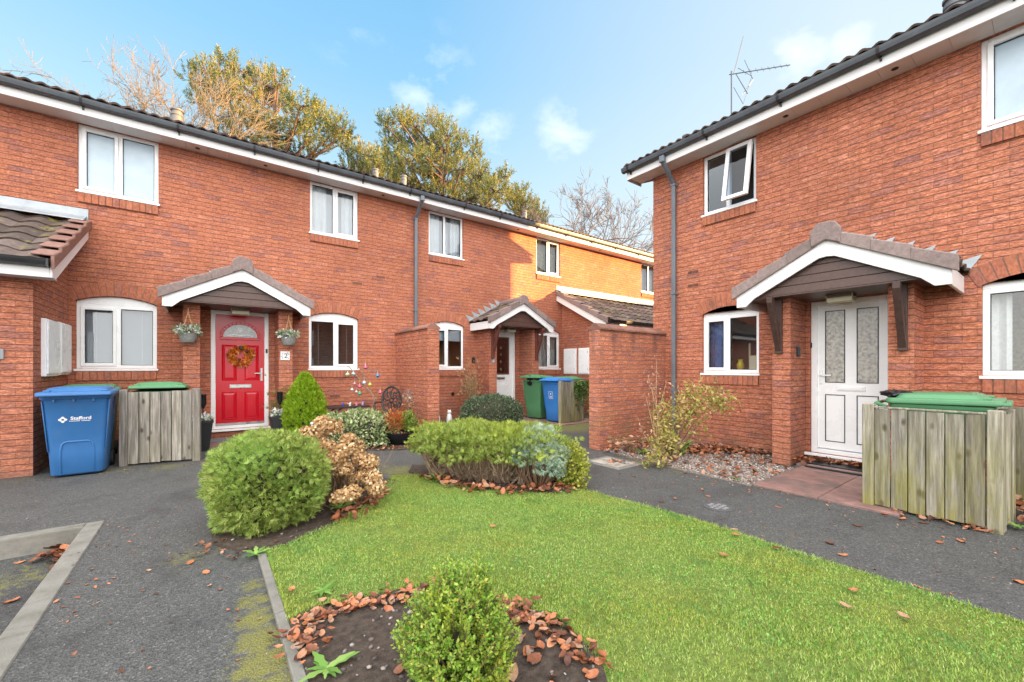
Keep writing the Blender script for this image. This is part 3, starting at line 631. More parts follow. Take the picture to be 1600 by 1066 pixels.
    if rise: 
        pts,(cx,zc,rad,an)=arc(x0,x1,z1,rise); A=MB(T); k=13; a0=an+.03; r0,r1=rad+.004,rad+.215
        for j in range(k):
            t0=-a0+2*a0*j/k+.010*(.065/.065)*.5/rad; t1=-a0+2*a0*(j+1)/k-.010*.5/rad
            poly=[(cx+r*math.sin(q),zc+r*math.cos(q)) for r,q in ((r0,t0),(r0,t1),(r1,t1),(r1,t0))]; o=random.uniform(.004,.0075); A.prism(poly,-.05,o)
        M_=[(cx+r*math.sin(q),zc+r*math.cos(q)) for r,q in [(r0+.002,-a0+2*a0*j/16) for j in range(17)]+[(r1-.002,a0-2*a0*j/16) for j in range(17)]]
        A.prism(M_,-.05,.0018,m=1); A.build('brick_arch',[MT['sbrick'],MT['mortar']],w,.002)
    S=MB(T); n=int(round((x1-x0)/.0755)); st=(x1-x0)/n
    for j in range(n): S.box(x0+j*st+.0045,x0+(j+1)*st-.0045,-.06,.030+random.uniform(-.002,.002),z0-.18,z0-.04)
    S.box(x0+.003,x1-.003,-.06,.022,z0-.177,z0-.043,m=1); S.build('brick_sill',[MT['sbrick'],MT['mortar']],w,.003)
    return w
def tiles(b,O,U,V,length,slope,per=.30,rolls=2,gauge=.345,amp=.028,m=0,lift=.022):
    """interlocking roll tiles, each tile its own little curved sheet with a thick lower edge"""
    O=Vector(O);U=Vector(U).normalized();V=Vector(V).normalized();Nn=U.cross(V).normalized()
    if Nn.z<0: Nn=-Nn
    nt=int(math.ceil(length/per)); nc=int(math.ceil(slope/gauge)); K=6*rolls
    for j in range(nc):
        v0=j*gauge; v1=min(slope,(j+1)*gauge+.03)
        for i in range(nt):
            jit=random.uniform(-.004,.004); a=[];c=[];dn=[]
            for k in range(K+1):
                u=min(length,(i+k/K)*per); ph=(k/K*rolls)%1.0; h=amp*(.5-.5*math.cos(2*PI*ph))**.8
                a.append(b.av(O+U*u+V*v0+Nn*(h+lift+jit))); c.append(b.av(O+U*u+V*v1+Nn*(h+.002))); dn.append(b.av(O+U*u+V*(v0+.004)+Nn*(h+lift-.024)))
            for k in range(K): b.fi((a[k],a[k+1],c[k+1],c[k]),m); b.fi((dn[k],dn[k+1],a[k+1],a[k]),m)
def gutter(T,parent,x0,x1,z,ly,caps=(0,0),brk=(),mat='gutter'):
    pr=[(0,0),(.0,-.03),(.012,-.075),(.055,-.085),(.10,-.07),(.112,-.03),(.118,.0),(.108,.0),(.102,-.03),(.092,-.062),(.054,-.075),(.02,-.066),(.01,-.03),(.01,0)]
    b=MB(T); b.loft([[(x,ly+y,z+zz) for y,zz in pr] for x in (x0,x1)]); g=b.build('gutter',MT[mat],parent)
    for x in brk:
        k=MB(T); o=[(0,.004),(-.0,-.035),(.010,-.082),(.055,-.092),(.104,-.075),(.118,-.03),(.124,.004),(.112,.004),(.10,-.05),(.05,-.08),(.02,-.07),(.01,.004)]
        k.loft([[(q,ly+y,z+zz) for y,zz in o] for q in (x-.016,x+.016)]); k.box(x+.0,x+.02,ly-.01,ly+.03,z-.13,z-.075); k.build('gutter_bracket',MT['black'],g)
    return g
def downpipe(T,parent,x,ztop,ly,z0=.06,zg=None):
    b=MB(T); w=.033
    b.box(x-.045,x+.045,ly+.02,ly+.10,ztop-.20,ztop-.085); b.beam((x,ly+.055,ztop-.17),(x,.075,ztop-.47),.066,.066,(1,0,0)); b.box(x-w,x+w,.03,.096,z0,ztop-.44)
    d=b.build('downpipe',MT['pipe'],parent,.008)
    for z in (z0+.06,2.62,ztop-.50,.9):
        k=MB(T); k.box(x-.058,x+.058,.0,.034,z-.02,z+.02); k.box(x-.042,x+.042,.02,.105,z-.022,z+.022); k.build('pipe_clip',MT['pipe'],d,.004)
def eaves(T,parent,x0,x1,zf,ly=.35,end=(0,0)):
    """fascia, soffit and its vents; zf is the soffit underside"""
    b=MB(T); b.box(x0,x1,ly-.022,ly,zf-.012,zf+.20); 
    for e,x in zip(end,(x0,x1)):
        if e: b.prism([(0,zf-.012),(ly-.022,zf-.012),(ly-.022,zf+.20),(-.1,zf+.38),(-.1,zf-.012)],x-.02 if x==x0 else x,x if x==x0 else x+.02,'x')
    x=x0+1.7
    while x<x1-.4: b.box(x-.035,x+.035,ly,ly+.005,zf-.014,zf+.19); x+=3.4
    b.build('fascia',MT['fascia'],parent,.003)
    b=MB(T); x=x0; 
    while x<x1: b.box(x+.0015,min(x1,x+.30)-.0015,0,ly-.022,zf,zf+.012); x+=.30
    s=b.build('soffit',MT['soffit'],parent)
    return s
def soffit_vent(T,s,x,ly,z):
    k=MB(T); k.lathe([(.034,-.004),(.034,.002)],(x,ly,z),14); k.build('soffit_vent',MT['black'],s)
def roofpipe(parent,x,y,z0,z1,r=.11,grey=True):
    b=MB(); b.lathe([(r,z0),(r,z1-.14),(r*1.0,z1-.13),(r*1.12,z1-.12),(r*1.12,z1-.08),(r*.96,z1-.07),(r*.96,z1-.035),(r*1.18,z1-.03),(r*1.18,z1)],(x,y,0),16)
    return b.build('roof_vent',MT['ventg'],parent,smooth=True)
MT['ventg']=m_plain('grey vent plastic',(.12,.125,.135),.5,.08,4)
def porch(T,parent,cx,zoff=0.,brackets=None,pier=(.785,.565),dep=.90,flash=True,lamp=True):
    z=lambda v:v+zoff; hw=1.05; m=.53; zt=3.0
    P=MB(T)
    for s in (-1,1):
        a=T(cx+s*hw,0,z(zt-m*hw-.01)); u=T(cx+s*hw,dep,z(zt-m*hw-.01)); v=T(cx,0,z(zt-.01))
        A=Vector(a);U=Vector(u)-A;V=Vector(v)-A; q=MB(); tiles(q,A,U,V,U.length,V.length,.30,1,.33,.035); 
        for f,mm in zip(q.f,q.m): P.f.append([k+len(P.v) for k in f]); P.m.append(0)
        P.v+=q.v
    pr=P.build('porch',MT['rooflean'],parent,smooth=False)
    # ridge
    k=MB(T); 
    for j in range(2): 
        r=[(cx+.12*math.sin(a),z(zt+.0)+.10*math.cos(a)) for a in np.linspace(-1.9,1.9,9)]; k.prism(r,j*dep/2+.004,(j+1)*dep/2-.004)
    k.build('ridge_tile',MT['verge'],pr,.006)
    k=MB(T); k.prism([(cx-.14,z(zt-.15)),(cx,z(zt-.085)),(cx+.14,z(zt-.15)),(cx+.155,z(zt+.02)),(cx+.10,z(zt+.105)),(cx+.04,z(zt+.125)),(cx-.04,z(zt+.125)),(cx-.10,z(zt+.105)),(cx-.155,z(zt+.02))],dep-.02,dep+.05)
    for a in (-.07,.07): k.lathe([(.011,0),(.011,.006)],(0,0,0),8) if False else None
    k.build('ridge_end_cap',MT['verge'],pr,.01)
    for s in (-1,1):
        for j in range(3):
            L=hw/3.0; x0=.09+j*(hw-.09)/3; x1=.09+(j+1)*(hw-.09)/3+.02; o=.007*j
            zz=lambda x:z(zt-m*x)
            k=MB(T); k.prism([(cx+s*x0,zz(x0)-.085),(cx+s*x1,zz(x1)-.085),(cx+s*x1,zz(x1)+.075),(cx+s*x0,zz(x0)+.042)],dep-.005,dep+.030+o); k.prism([(cx+s*x0,zz(x0)+.028),(cx+s*x1,zz(x1)+.06),(cx+s*x1,zz(x1)+.08),(cx+s*x0,zz(x0)+.047)],dep-.14,dep+.026+o)
            k.build('verge_tile',MT['verge'],pr,.006)
    b=MB(T); 
    for s in (-1,1):
        t0=.0; b.prism([(cx+s*t0,z(2.93)),(cx+s*1.02,z(2.93-m*1.02)),(cx+s*1.02,z(2.235)),(cx+s*.90,z(2.235)),(cx+s*.80,z(2.33)),(cx+s*.08,z(2.715)),(cx,z(2.725))],dep-.03,dep)
    b.build('bargeboard',MT['fascia'],pr,.004)
    b=MB(T); x=.97; zb=2.349
    while zb<2.78:
        zn=min(zb+.105,2.80); w0=max(.0,(2.82-zb)/m-.02); w1=max(.0,(2.82-zn)/m-.02); w0=min(w0,.98); w1=min(w1,.98)
        b.prism([(cx-w0,z(zb)),(cx+w0,z(zb)),(cx+w1,z(zn-.004)),(cx-w1,z(zn-.004))],dep-.11,dep-.085); zb=zn
    b.build('gable_board',MT['brown'],pr,.004)
    b=MB(T)
    for j in range(6): b.box(cx-.99,cx+.99,j*(dep-.09)/6+.002,(j+1)*(dep-.09)/6-.002,z(2.335),z(2.349))
    b.build('porch_soffit',MT['brown'],pr)
    for s in (-1,1): b=MB(T); b.box(cx+s*.985 if s>0 else cx-1.015,cx+1.015 if s>0 else cx-.985,.002,dep-.03,z(2.235),z(2.42)); b.build('porch_fascia',MT['fascia'],pr,.004)
    if flash:
        b=MB(T)
        for s in (-1,1):
            for j in range(6):
                x0=j*hw/6; x1=(j+1)*hw/6; y0=zt-m*x0+.03; y1=zt-m*x1+.03
                b.prism([(cx+s*x0,z(y0)),(cx+s*x1,z(y1)),(cx+s*(x1+.10),z(y0+.075))],.001,.006+.001*(j%2))
            q=[T(cx+s*.0,.0,z(zt+.035)),T(cx+s*hw,.0,z(zt-m*hw+.035)),T(cx+s*hw,.10,z(zt-m*hw+.04)),T(cx,.10,z(zt+.04))]
        b.build('step_flashing',MT['lead'],pr)
    if lamp:
        b=MB(T); b.box(cx-.13,cx+.13,.26,.42,z(2.237),z(2.287),0); b.box(cx-.135,cx+.135,.255,.425,z(2.287),z(2.3345),1); b.build('porch_light',[MT['cream'],MT['brown']],pr,.006)
    pd=.55
    for s in (-1,1):
        b=MB(T); xa,xb=sorted((cx+s*pier[0],cx+s*pier[1])); b.box(xa,xb,-.02,pd,0,z(2.334)); b.build('porch_pier',MT['brick'],pr)
        if brackets:
            xm=cx+s*(pier[0]+pier[1])/2+s*.02; b=MB(T); w=.04; bt,bl=MT[brackets[0]],brackets[1]
            b.box(xm-w,xm+w,pd+.001,pd+.055,z(bl),z(2.333)); 
            if brackets[2]: b.prism([(pd+.05,z(bl+.02)),(pd+.05,z(bl+.12)),(pd+.27,z(2.332)),(pd+.335,z(2.332)),(pd+.335,z(2.257))],xm-w*.8,xm+w*.8,'x')
            else: b.beam((xm,pd+.03,z(bl+.10)),(xm,pd+.30,z(2.30)),.055,.06,(1,0,0)); b.box(xm-w,xm+w,pd+.055,pd+.335,z(2.27),z(2.3325))
            b.build('bracket',bt,pr,.004)
    return pr
def frame_door(T,parent,x0,x1,z0,z1,leafmat,label=None):
    """door frame with cill as sub-parts of the door leaf returned by the caller"""
    leaf=MB(T); fw=.07
    leaf.box(x0+fw,x1-fw,-.12,-.065,z0+.075,z1-fw)
    return leaf,fw
def door_frame(T,door,x0,x1,z0,z1,fw=.07,ext=.1):
    b=MB(T); b.box(x0,x0+fw,-.125,-.035,z0,z1); b.box(x1-fw,x1,-.125,-.035,z0,z1); b.box(x0+fw,x1-fw,-.125,-.035,z1-fw,z1); b.box(x0+fw,x1-fw,-.125,-.035,z0,z0+.06)
    b.build('door_frame',MT['upvc'],door,.006)
    b=MB(T); b.box(x0-ext,x1+ext,-.05,.06,z0-.035,z0-.001); b.build('door_cill',MT['upvc'],door,.005)
    b=MB(T); dp=-.9
    b.face([(x0,dp,z0),(x1,dp,z0),(x1,dp,z1),(x0,dp,z1)]); b.face([(x0,-.13,z0),(x0,dp,z0),(x0,dp,z1),(x0,-.13,z1)]); b.face([(x1,-.13,z0),(x1,dp,z0),(x1,dp,z1),(x1,-.13,z1)]); b.face([(x0,-.13,z1),(x1,-.13,z1),(x1,dp,z1),(x0,dp,z1)]); b.face([(x0,-.13,z0),(x1,-.13,z0),(x1,dp,z0),(x0,dp,z0)])
    b.build('hall_lining',MT['room'],door)
def raised(b,x0,x1,z0,z1,y,h=.014,w=.03):
    b.loft([[(x0,y,z0),(x1,y,z0),(x1,y,z1),(x0,y,z1)],[(x0+.008,y+h,z0+.008),(x1-.008,y+h,z0+.008),(x1-.008,y+h,z1-.008),(x0+.008,y+h,z1-.008)],[(x0+w*.7,y+h*.2,z0+w*.7),(x1-w*.7,y+h*.2,z0+w*.7),(x1-w*.7,y+h*.2,z1-w*.7),(x0+w*.7,y+h*.2,z1-w*.7)],[(x0+w*1.7,y+h*.95,z0+w*1.7),(x1-w*1.7,y+h*.95,z0+w*1.7),(x1-w*1.7,y+h*.95,z1-w*1.7),(x0+w*1.7,y+h*.95,z1-w*1.7)]],False,True)
def handle(T,door,x,z,mat,s=1,plate=.22):
    b=MB(T); b.box(x-.017,x+.017,-.066,-.052,z-plate*.6,z+plate*.4); b.box(x-.010,x+.010,-.055,-.02,z-.012,z+.012); b.box(min(x,x-s*.12),max(x,x-s*.12),-.034,-.020,z-.011,z+.009); b.lathe([(.008,z-plate*.38),(.008,z-plate*.33)],(x,-.05,0),8,1)
    b.build('handle',[mat,MT['black']],door,.004)
def letterbox(T,door,x,z,mat,w=.28,h=.055):
    b=MB(T); b.box(x-w/2,x+w/2,-.066,-.050,z-h/2,z+h/2); b.box(x-w/2+.02,x+w/2-.02,-.052,-.044,z-h/2+.012,z+h/2-.012); b.build('letterbox',mat,door,.004)
def panebox(T,door,x0,x1,z0,z1,mat,gm='gasket',y=-.064):
    k=MB(T); w=.010
    for (p,q,r,s_) in ((x0,x0+w,z0,z1),(x1-w,x1,z0,z1),(x0+w,x1-w,z0,z0+w),(x0+w,x1-w,z1-w,z1)): k.box(p,q,y-.012,y+.004,r,s_)
    k.build('gasket',MT[gm],door); q=MB(T); q.face([(x0+w,y-.003,z0+w),(x1-w,y-.003,z0+w),(x1-w,y-.003,z1-w),(x0+w,y-.003,z1-w)]); return q.build('pane' if mat is not MT['upvc'] else 'lower_panel',mat,door)
def leaf_with_holes(T,x0,x1,z0,z1,holes,y0=-.12,y1=-.065):
    b=MB(T); xs=sorted({x0,x1,*[h[0] for h in holes],*[h[1] for h in holes]}); zs=sorted({z0,z1,*[h[2] for h in holes],*[h[3] for h in holes]})
    for xa,xb in zip(xs,xs[1:]):
        for za,zb in zip(zs,zs[1:]):
            if any(h[0]<(xa+xb)/2<h[1] and h[2]<(za+zb)/2<h[3] for h in holes): continue
            for y in (y0,y1): b.face([(xa,y,za),(xb,y,za),(xb,y,zb),(xa,y,zb)])
    for h in holes+[(x0,x1,z0,z1)]:
        a,c,e,f=h
        for q in ([(a,y0,e),(a,y1,e),(a,y1,f),(a,y0,f)],[(c,y0,e),(c,y1,e),(c,y1,f),(c,y0,f)],[(a,y0,e),(c,y0,e),(c,y1,e),(a,y1,e)],[(a,y0,f),(c,y0,f),(c,y1,f),(a,y1,f)]): b.face(q)
    return b
def airbrick(T,parent,x,z):
    b=MB(T); b.box(x-.105,x+.105,.001,.006,z-.034,z+.034)
    for k in range(9): b.box(x-.095+k*.0215,x-.082+k*.0215,.006,.0075,z-.024,z+.024,1)
    b.build('air_brick',[MT['sbrick'],MT['black']],parent)
def main_roof(parent,T,x0,x1,z_e,ly_e,run,tan):
    O=Vector(T(x0,ly_e,z_e)); U=Vector(T(x1,ly_e,z_e))-O; V=Vector(T(x0,ly_e-run,z_e+run*tan))-O
    b=MB(); tiles(b,O,U,V,U.length,V.length,.30,2,.345,.030); O2=Vector(T(x0,ly_e-2*run,z_e)); V2=Vector(T(x0,ly_e-run,z_e+run*tan))-O2
    b.face([O2,O2+U,O2+U+V2,O2+V2]); return b.build('roof',MT['roof'],parent)

# ------------------------------------------------------------------ terrace along the back of the court
GZ=5.05; HD=.10
W_UP=(4.02,5.05); W_LO=(1.285,2.33)
def ups(x0,x1): return (x0,x1,W_UP[0],W_UP[1])
def los(x0,x1): return (x0,x1,W_LO[0],W_LO[1],HD)
TANP=.40; EL=.42
def house_base(name,label,x0,x1,ops,loc,brk):
    h=thing(name,label,'house',loc,'houses round the court')
    wall(FA,h,x0,x1,-.02,GZ,ops)
    s=eaves(FA,h,x0,x1,GZ); main_roof(h,FA,x0,x1,5.265,.415,4.6,TANP)
    gutter(FA,h,x0,x1,5.235,.352,brk=brk); return h,s
h0,s0=house_base('terraced_house','red brick house end beyond the left entrance block, cut by the picture edge',-9,-2.36,[],(-5,9,0),[-3.2,-4.2])
h1,s1=house_base('terraced_house','red brick house with the glossy red front door and hanging baskets',-2.36,3.57,[ups(-1.56,-.62),los(-1.58,-.64),ups(1.68,2.62),los(1.66,2.62),(.08,.97,.20,2.33)],(.5,9,0),[-1.45,-.35,.7,1.75,2.6])
window(FA,h1,*ups(-1.56,-.62),split=.5,case=(0,),inner='blind',glass='obscure')
window(FA,h1,*ups(1.68,2.62),split=.5,case=(1,),inner='half')
window(FA,h1,*los(-1.58,-.64)[:4],rise=HD,split=.5,case=(0,),inner='slats')
window(FA,h1,*los(1.66,2.62)[:4],rise=HD,split=.52,case=(1,),inner='dark')
for x,ly in ((.9,.16),(-.1,.16),(3.1,.16)): soffit_vent(FA,s1,x,ly,GZ)
downpipe(FA,h1,3.45+.45-.02-.31,5.25,.36) if False else None
airbrick(FA,h1,2.15,.72); airbrick(FA,h1,3.1,3.3); airbrick(FA,h1,2.6,3.1)
p1=porch(FA,h1,.50)
# red door
x0,x1,z0,z1=.08,.97,.20,2.33; L=leaf_with_holes(FA,x0+.07,x1-.07,z0+.07,z1-.07,[])
for (a,c) in ((x0+.16,.465),(.585,x1-.16)): raised(L,a,c,.36,.86,-.065); raised(L,a,c,1.07,1.72,-.065)
dr=L.build('front_door',MT['red'],h1); dr['label']='glossy red panelled front door with half-round window'
k=MB(FA); cx=.525; zb=1.86
outer=[(cx+.315*math.cos(a),zb+.29*math.sin(a)) for a in np.linspace(0,PI,15)]; inner=[(cx+.265*math.cos(a),zb+.235*math.sin(a)) for a in np.linspace(0,PI,15)]
for i in range(14): k.prism([outer[i],outer[i+1],inner[i+1],inner[i]],-.065,-.043)
k.box(cx-.315,cx+.315,-.065,-.044,zb-.05,zb); k.build('fanlight_moulding',MT['red'],dr,.006)
MT['fan']=m_plain('grey patterned fanlight',(.30,.33,.33),.12,.35,45,.004,60,0,.9)
k=MB(FA); k.prism(inner,-.066,-.058); k.build('fanlight',MT['fan'],dr)
k=MB(FA); k.tube([(cx-.2,-.056,zb+.03),(cx-.1,-.055,zb+.05),(cx,-.055,zb+.04),(cx+.1,-.055,zb+.05),(cx+.2,-.056,zb+.03)],.004,5); k.tube([(cx-.02,-.055,zb+.09),(cx+.03,-.055,zb+.16),(cx-.03,-.055,zb+.17),(cx-.04,-.055,zb+.13),(cx,-.055,zb+.12)],.004,5); k.build('leading',MT['silver'],dr)
door_frame(FA,dr,x0,x1,z0,z1,.07,.10); letterbox(FA,dr,.525,.965,MT['silver'],.34,.07); handle(FA,dr,x1-.115,1.2,MT['silver'],1,.24)
k=MB(FA); k.box(x0+.075,x1-.075,-.066,-.03,z0+.062,z0+.10); k.build('threshold',MT['silver'],dr)
k=MB(FA); k.box(x1-.05,x1-.02,-.034,-.01,1.58,1.66); k.build('doorbell',MT['black'],dr,.006)

h2,s2=house_base('terraced_house','red brick house with the white number 3 door, partly in low sun',3.57,9.30,[ups(4.25,5.19),los(4.30,5.21),ups(7.58,8.50),los(7.58,8.50),(5.97,6.84,.20,2.33)],(6.4,9,0),[3.62,5.0,6.05,7.3,8.4])
window(FA,h2,*ups(4.25,5.19),split=.46,case=(),inner='half'); window(FA,h2,*ups(7.58,8.50),split=.5,case=(1,),inner='yellow')
window(FA,h2,*los(4.30,5.21)[:4],rise=HD,split=.5,case=(0,),inner='warm'); window(FA,h2,*los(7.58,8.50)[:4],rise=HD,split=.52,case=(1,),inner='net')
for x in (6.8,): soffit_vent(FA,s2,x,.16,GZ)
downpipe(FA,h2,3.90,5.235,.352)
b=MB(FA); b.lathe([(.045,0),(.045,.01)],(0,0,0),12) if False else b.box(4.85,4.93,.001,.02,.62,.70); b.build('wall_outlet',MT['black'],h2,.02)
b=MB(FA); b.lathe([(.04,-.04),(.055,0),(.04,.04)],(8.72,.05,1.16),10); b.box(8.70,8.74,.0,.05,1.14,1.18); b.build('wall_valve',MT['black'],h2)
p3=porch(FA,h2,6.40,brackets=('brackr',1.52,False),pier=(.80,.57))
x0,x1,z0,z1=5.97,6.84,.20,2.33
L=leaf_with_holes(FA,x0+.07,x1-.07,z0+.07,z1-.07,[(6.12,6.66,1.12,2.13)]); raised(L,6.13,6.66,.36,.88,-.065)
dr=L.build('front_door',MT['upvc'],h2); dr['label']='white front door with brown framed glass upper half'
MT['amber']=m_glass('amber door glass',(.42,.22,.12),1.4,.10,.4)
k=MB(FA)
for (p,q,r,s_) in ((6.12,6.165,1.12,2.13),(6.615,6.66,1.12,2.13),(6.165,6.615,1.12,1.165),(6.165,6.615,2.085,2.13)): k.box(p,q,-.09,-.052,r,s_)
k.build('glazing_frame',MT['brackr'],dr,.006); q=MB(FA); q.face([(6.165,-.07,1.165),(6.615,-.07,1.165),(6.615,-.07,2.085),(6.165,-.07,2.085)]); q.build('pane',MT['amber'],dr)
k=MB(FA)
for z in (1.3,1.5,1.7,1.88): k.lathe([(.022,-.002),(.022,.002)],(0,0,0),4) if False else k.tube([(6.39-.03,-.066,z-.04),(6.39,-.066,z-.07),(6.39+.03,-.066,z-.04),(6.39,-.066,z),(6.39-.03,-.066,z-.04)],.004,4)
k.build('glass_motif',MT['cream'],dr)
letterbox(FA,dr,6.36,1.02,MT['silver'],.30,.06); door_frame(FA,dr,x0,x1,z0,z1,.07,.06)
h3,s3=house_base('terraced_house','far end of the terrace, sunlit brick above the right entrance block',9.30,17.5,[ups(12.46,13.40)],(12.5,9,0),[9.5,10.6,11.8,13.0,14.2])
window(FA,h3,*ups(12.46,13.40),split=.5,case=(),inner='blind'); soffit_vent(FA,s3,10.1,.16,GZ)
for o in (h1,h2): pass
roofpipe(h1,-.43,10.2,5.7,6.26,.09); roofpipe(h1,3.39,10.2,5.7,6.22,.07); roofpipe(h2,4.12,10.2,5.7,6.26,.07); roofpipe(h2,8.11,10.2,5.7,6.26,.07)

# lean-to entrance blocks against the terrace
def lean_to(label,xs,sgn,length,loc,zf,verge,boxes,mossy):
    """xs is the visible side wall, the block runs away from it in direction sgn"""
    t_=thing('entrance_lean_to',label,'lean-to',loc); x2=xs+sgn*length; xa,xb=sorted((xs,x2)); yf=7.42
    b=MB(); za,zb=zf-.02,zf+.86
    b.prism([(yf,-.02),(9.0,-.02),(9.0,3.33),(yf,2.38)],xs,xs+sgn*.25,'x'); b.prism([(yf,-.02),(9.0,-.02),(9.0,3.33),(yf,2.38)],x2-sgn*.25,x2,'x'); b.box(min(xs+sgn*.25,x2-sgn*.25),max(xs+sgn*.25,x2-sgn*.25),yf,yf+.25,-.02,2.38)
    b.build('wall',MT['brick'],t_)
    ov=.22; xv=xs-sgn*ov; O=Vector((xv,7.06,2.52)); V=Vector((0,1.94,1.0)); U=Vector((sgn*(length+ov),0,0))
    b=MB(); tiles(b,O,U,V,U.length,V.length,.30,1,.335,.040); r=b.build('roof',MT['rooflean'],t_,smooth=False)
    for j in range(6):
        f0=j/6; f1=(j+1)/6+.01; y0,y1=7.04+1.94*f0,7.04+1.94*f1; z0_,z1_=2.52+1.0*f0,2.52+1.0*f1; o=.008*(5-j)/5
        b=MB(); b.prism([(y0,z0_-.07),(y1,z1_-.07),(y1,z1_+.045),(y0,z0_+.098)],*sorted((xv-sgn*.034,xv+sgn*.0)),'x'); b.prism([(y0,z0_+.080),(y1,z1_+.03),(y1,z1_+.05),(y0,z0_+.103)],*sorted((xv-sgn*.03,xv+sgn*.16)),'x'); b.build('verge_tile',MT[verge],r,.007)
    b=MB(); b.prism([(7.12,2.36),(7.26,2.36),(9.0,3.29),(9.0,3.46),(7.12,2.50)],*sorted((xv,xv+sgn*.022)),'x'); b.build('bargeboard',MT['fascia'],t_,.004)
    b=MB(); b.box(min(xv+sgn*.023,x2),max(xv+sgn*.023,x2),7.12,7.142,2.36,2.53); b.build('fascia',MT['fascia'],t_,.003)
    b=MB(); b.box(min(xv+sgn*.023,x2),max(xv+sgn*.023,x2),7.143,7.42,2.372,2.384); b.prism([(7.26,2.376),(9,3.29),(9,3.305),(7.26,2.391)],*sorted((xv+sgn*.023,xs)),'x'); b.build('soffit',MT['soffit'],t_)
    G=MB(); pr=[(0,0),(.0,-.03),(.012,-.075),(.055,-.085),(.10,-.07),(.112,-.03),(.118,.0),(.108,.0),(.102,-.03),(.092,-.062),(.054,-.075),(.02,-.066),(.01,-.03),(.01,0)]
    G.loft([[(x,7.12-y,2.56+z) for y,z in pr] for x in (xv+sgn*.02,x2)]); G.box(min(xv+sgn*.01,xv+sgn*.03),max(xv+sgn*.01,xv+sgn*.03),7.0,7.12,2.475,2.562); G.build('gutter',MT['black'],t_)
    b=MB(); b.prism([(8.985,3.57),(9.0,3.57),(9.0,3.74),(8.985,3.74)],*sorted((xv,x2)),'x'); b.prism([(8.80,3.515),(8.99,3.615),(8.99,3.63),(8.80,3.53)],*sorted((xv+sgn*.02,x2)),'x'); b.build('lead_flashing',MT['lead'],t_,.003)
    for (y0,y1,zb0) in boxes:
        b=MB(); b.box(*sorted((xs-sgn*.045,xs+sgn*.02)),y0,y1,zb0,zb0+.74); b.box(*sorted((xs-sgn*.06,xs-sgn*.045)),y0+.02,y1-.02,zb0+.03,zb0+.73); q=b.build('meter_box',MT['upvc'],t_,.006)
        b=MB(); 
        for z in (zb0+.12,zb0+.6): b.box(*sorted((xs-sgn*.066,xs-sgn*.06)),y0+.04,y0+.055,z,z+.05)
        b.lathe([(.012,0),(.012,.01)],(xs-sgn*.064,y1-.08,zb0+.36),8); b.build('hinge',MT['silver'],q)
    return t_
lean_to('left entrance block with lichened tile roof beside the blue recycling bin',-1.66,-1,4.0,(-3.6,8.2,0),2.36,'vergered',[(7.72,8.27,1.19),(8.33,8.90,1.20)],.7)
lean_to('right entrance block with mossy tile roof behind the short garden wall',8.58,1,4.6,(10.8,8.2,0),2.36,'verge',[(8.38,8.88,1.12),(7.86,8.28,1.12)],.7)
# ------------------------------------------------------------------ house on the right
hb=thing('brick_house','red brick house on the right with open upper window and white glazed door',"house",(9.3,0,0),'houses round the court')
ZB=4.86; bup=(3.87,4.855); blo=(1.215,2.19)
BX0,BX1=-4.61,8.5
bw=[(-3.65,-2.81,*bup),(-.54,.40,*bup),(-3.66,-2.77,*blo,.10),(-.53,.41,*blo,.10),(-2.11,-1.24,.13,2.212)]
wall(FB,hb,BX0,BX1,-.02,ZB,bw)
D=5.2; b=MB(); b.box(XB+.01,XB+D,4.33,4.61,-.02,ZB+.1); b.prism([(XB+.02,ZB+.1),(XB+D,ZB+.1),(XB+D/2,ZB+.1+D/2*.40)],4.34,4.61); b.box(XB+D-.28,XB+D,-8.5,4.33,-.02,ZB+.1); b.box(XB+.3,XB+D,-8.5,-8.3,-.02,ZB+.1); b.build('gable_wall',MT['brick'],hb)
sb=eaves(FB,hb,-4.94,BX1,ZB,end=(1,0)); soffit_vent(FB,sb,-2.35+.0,.17,ZB); soffit_vent(FB,sb,-1.2,.17,ZB)
O=Vector(FB(-4.97,.415,ZB+.215)); b=MB(); U=Vector(FB(BX1,.415,ZB+.215))-O; V=Vector((D/2+.42,0,(D/2+.42)*.40)); tiles(b,O,U,V,U.length,V.length,.30,2,.345,.032)
O2=Vector((XB+D+.42,4.97,ZB+.215)); V2=Vector((-(D/2+.42),0,(D/2+.42)*.40)); b.face([O2,O2+U,O2+U+V2,O2+V2]); b.box(XB+D,XB+D+.36,-8.5,4.94,ZB-.01,ZB+.15); b.build('roof',MT['roof'],hb)
b=MB(); b.prism([(XB-.33,ZB),(XB-.33,ZB+.19),(XB+D/2,ZB+.19+(D/2+.33)*.40),(XB+D+.35,ZB+.16),(XB+D+.35,ZB-.01),(XB+D,ZB-.01),(XB+D/2,ZB+(D/2)*.40),(XB,ZB)],4.90,4.922); b.build('bargeboard',MT['fascia'],hb)
gutter(FB,hb,-4.99,BX1,ZB+.19,.352,brk=[-4.85,-3.4,-2.35,-1.3,-.3])
downpipe(FB,hb,-4.15,ZB+.19,.352,.08)
window(FB,hb,*bw[0],split=.47,case=(),inner='room',hinge=1,label='upper window with its top-hung right light standing open')
window(FB,hb,*bw[1],split=.62,case=(0,),inner='blind',glass='obscure')
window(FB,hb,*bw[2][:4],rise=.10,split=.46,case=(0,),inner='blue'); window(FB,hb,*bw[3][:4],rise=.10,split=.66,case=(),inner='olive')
airbrick(FB,hb,-3.82,2.95); airbrick(FB,hb,-3.82,2.72)
pb=porch(FB,hb,-1.675,zoff=-.11,brackets=('bracket',1.60,True),pier=(.70,.485),dep=.88)
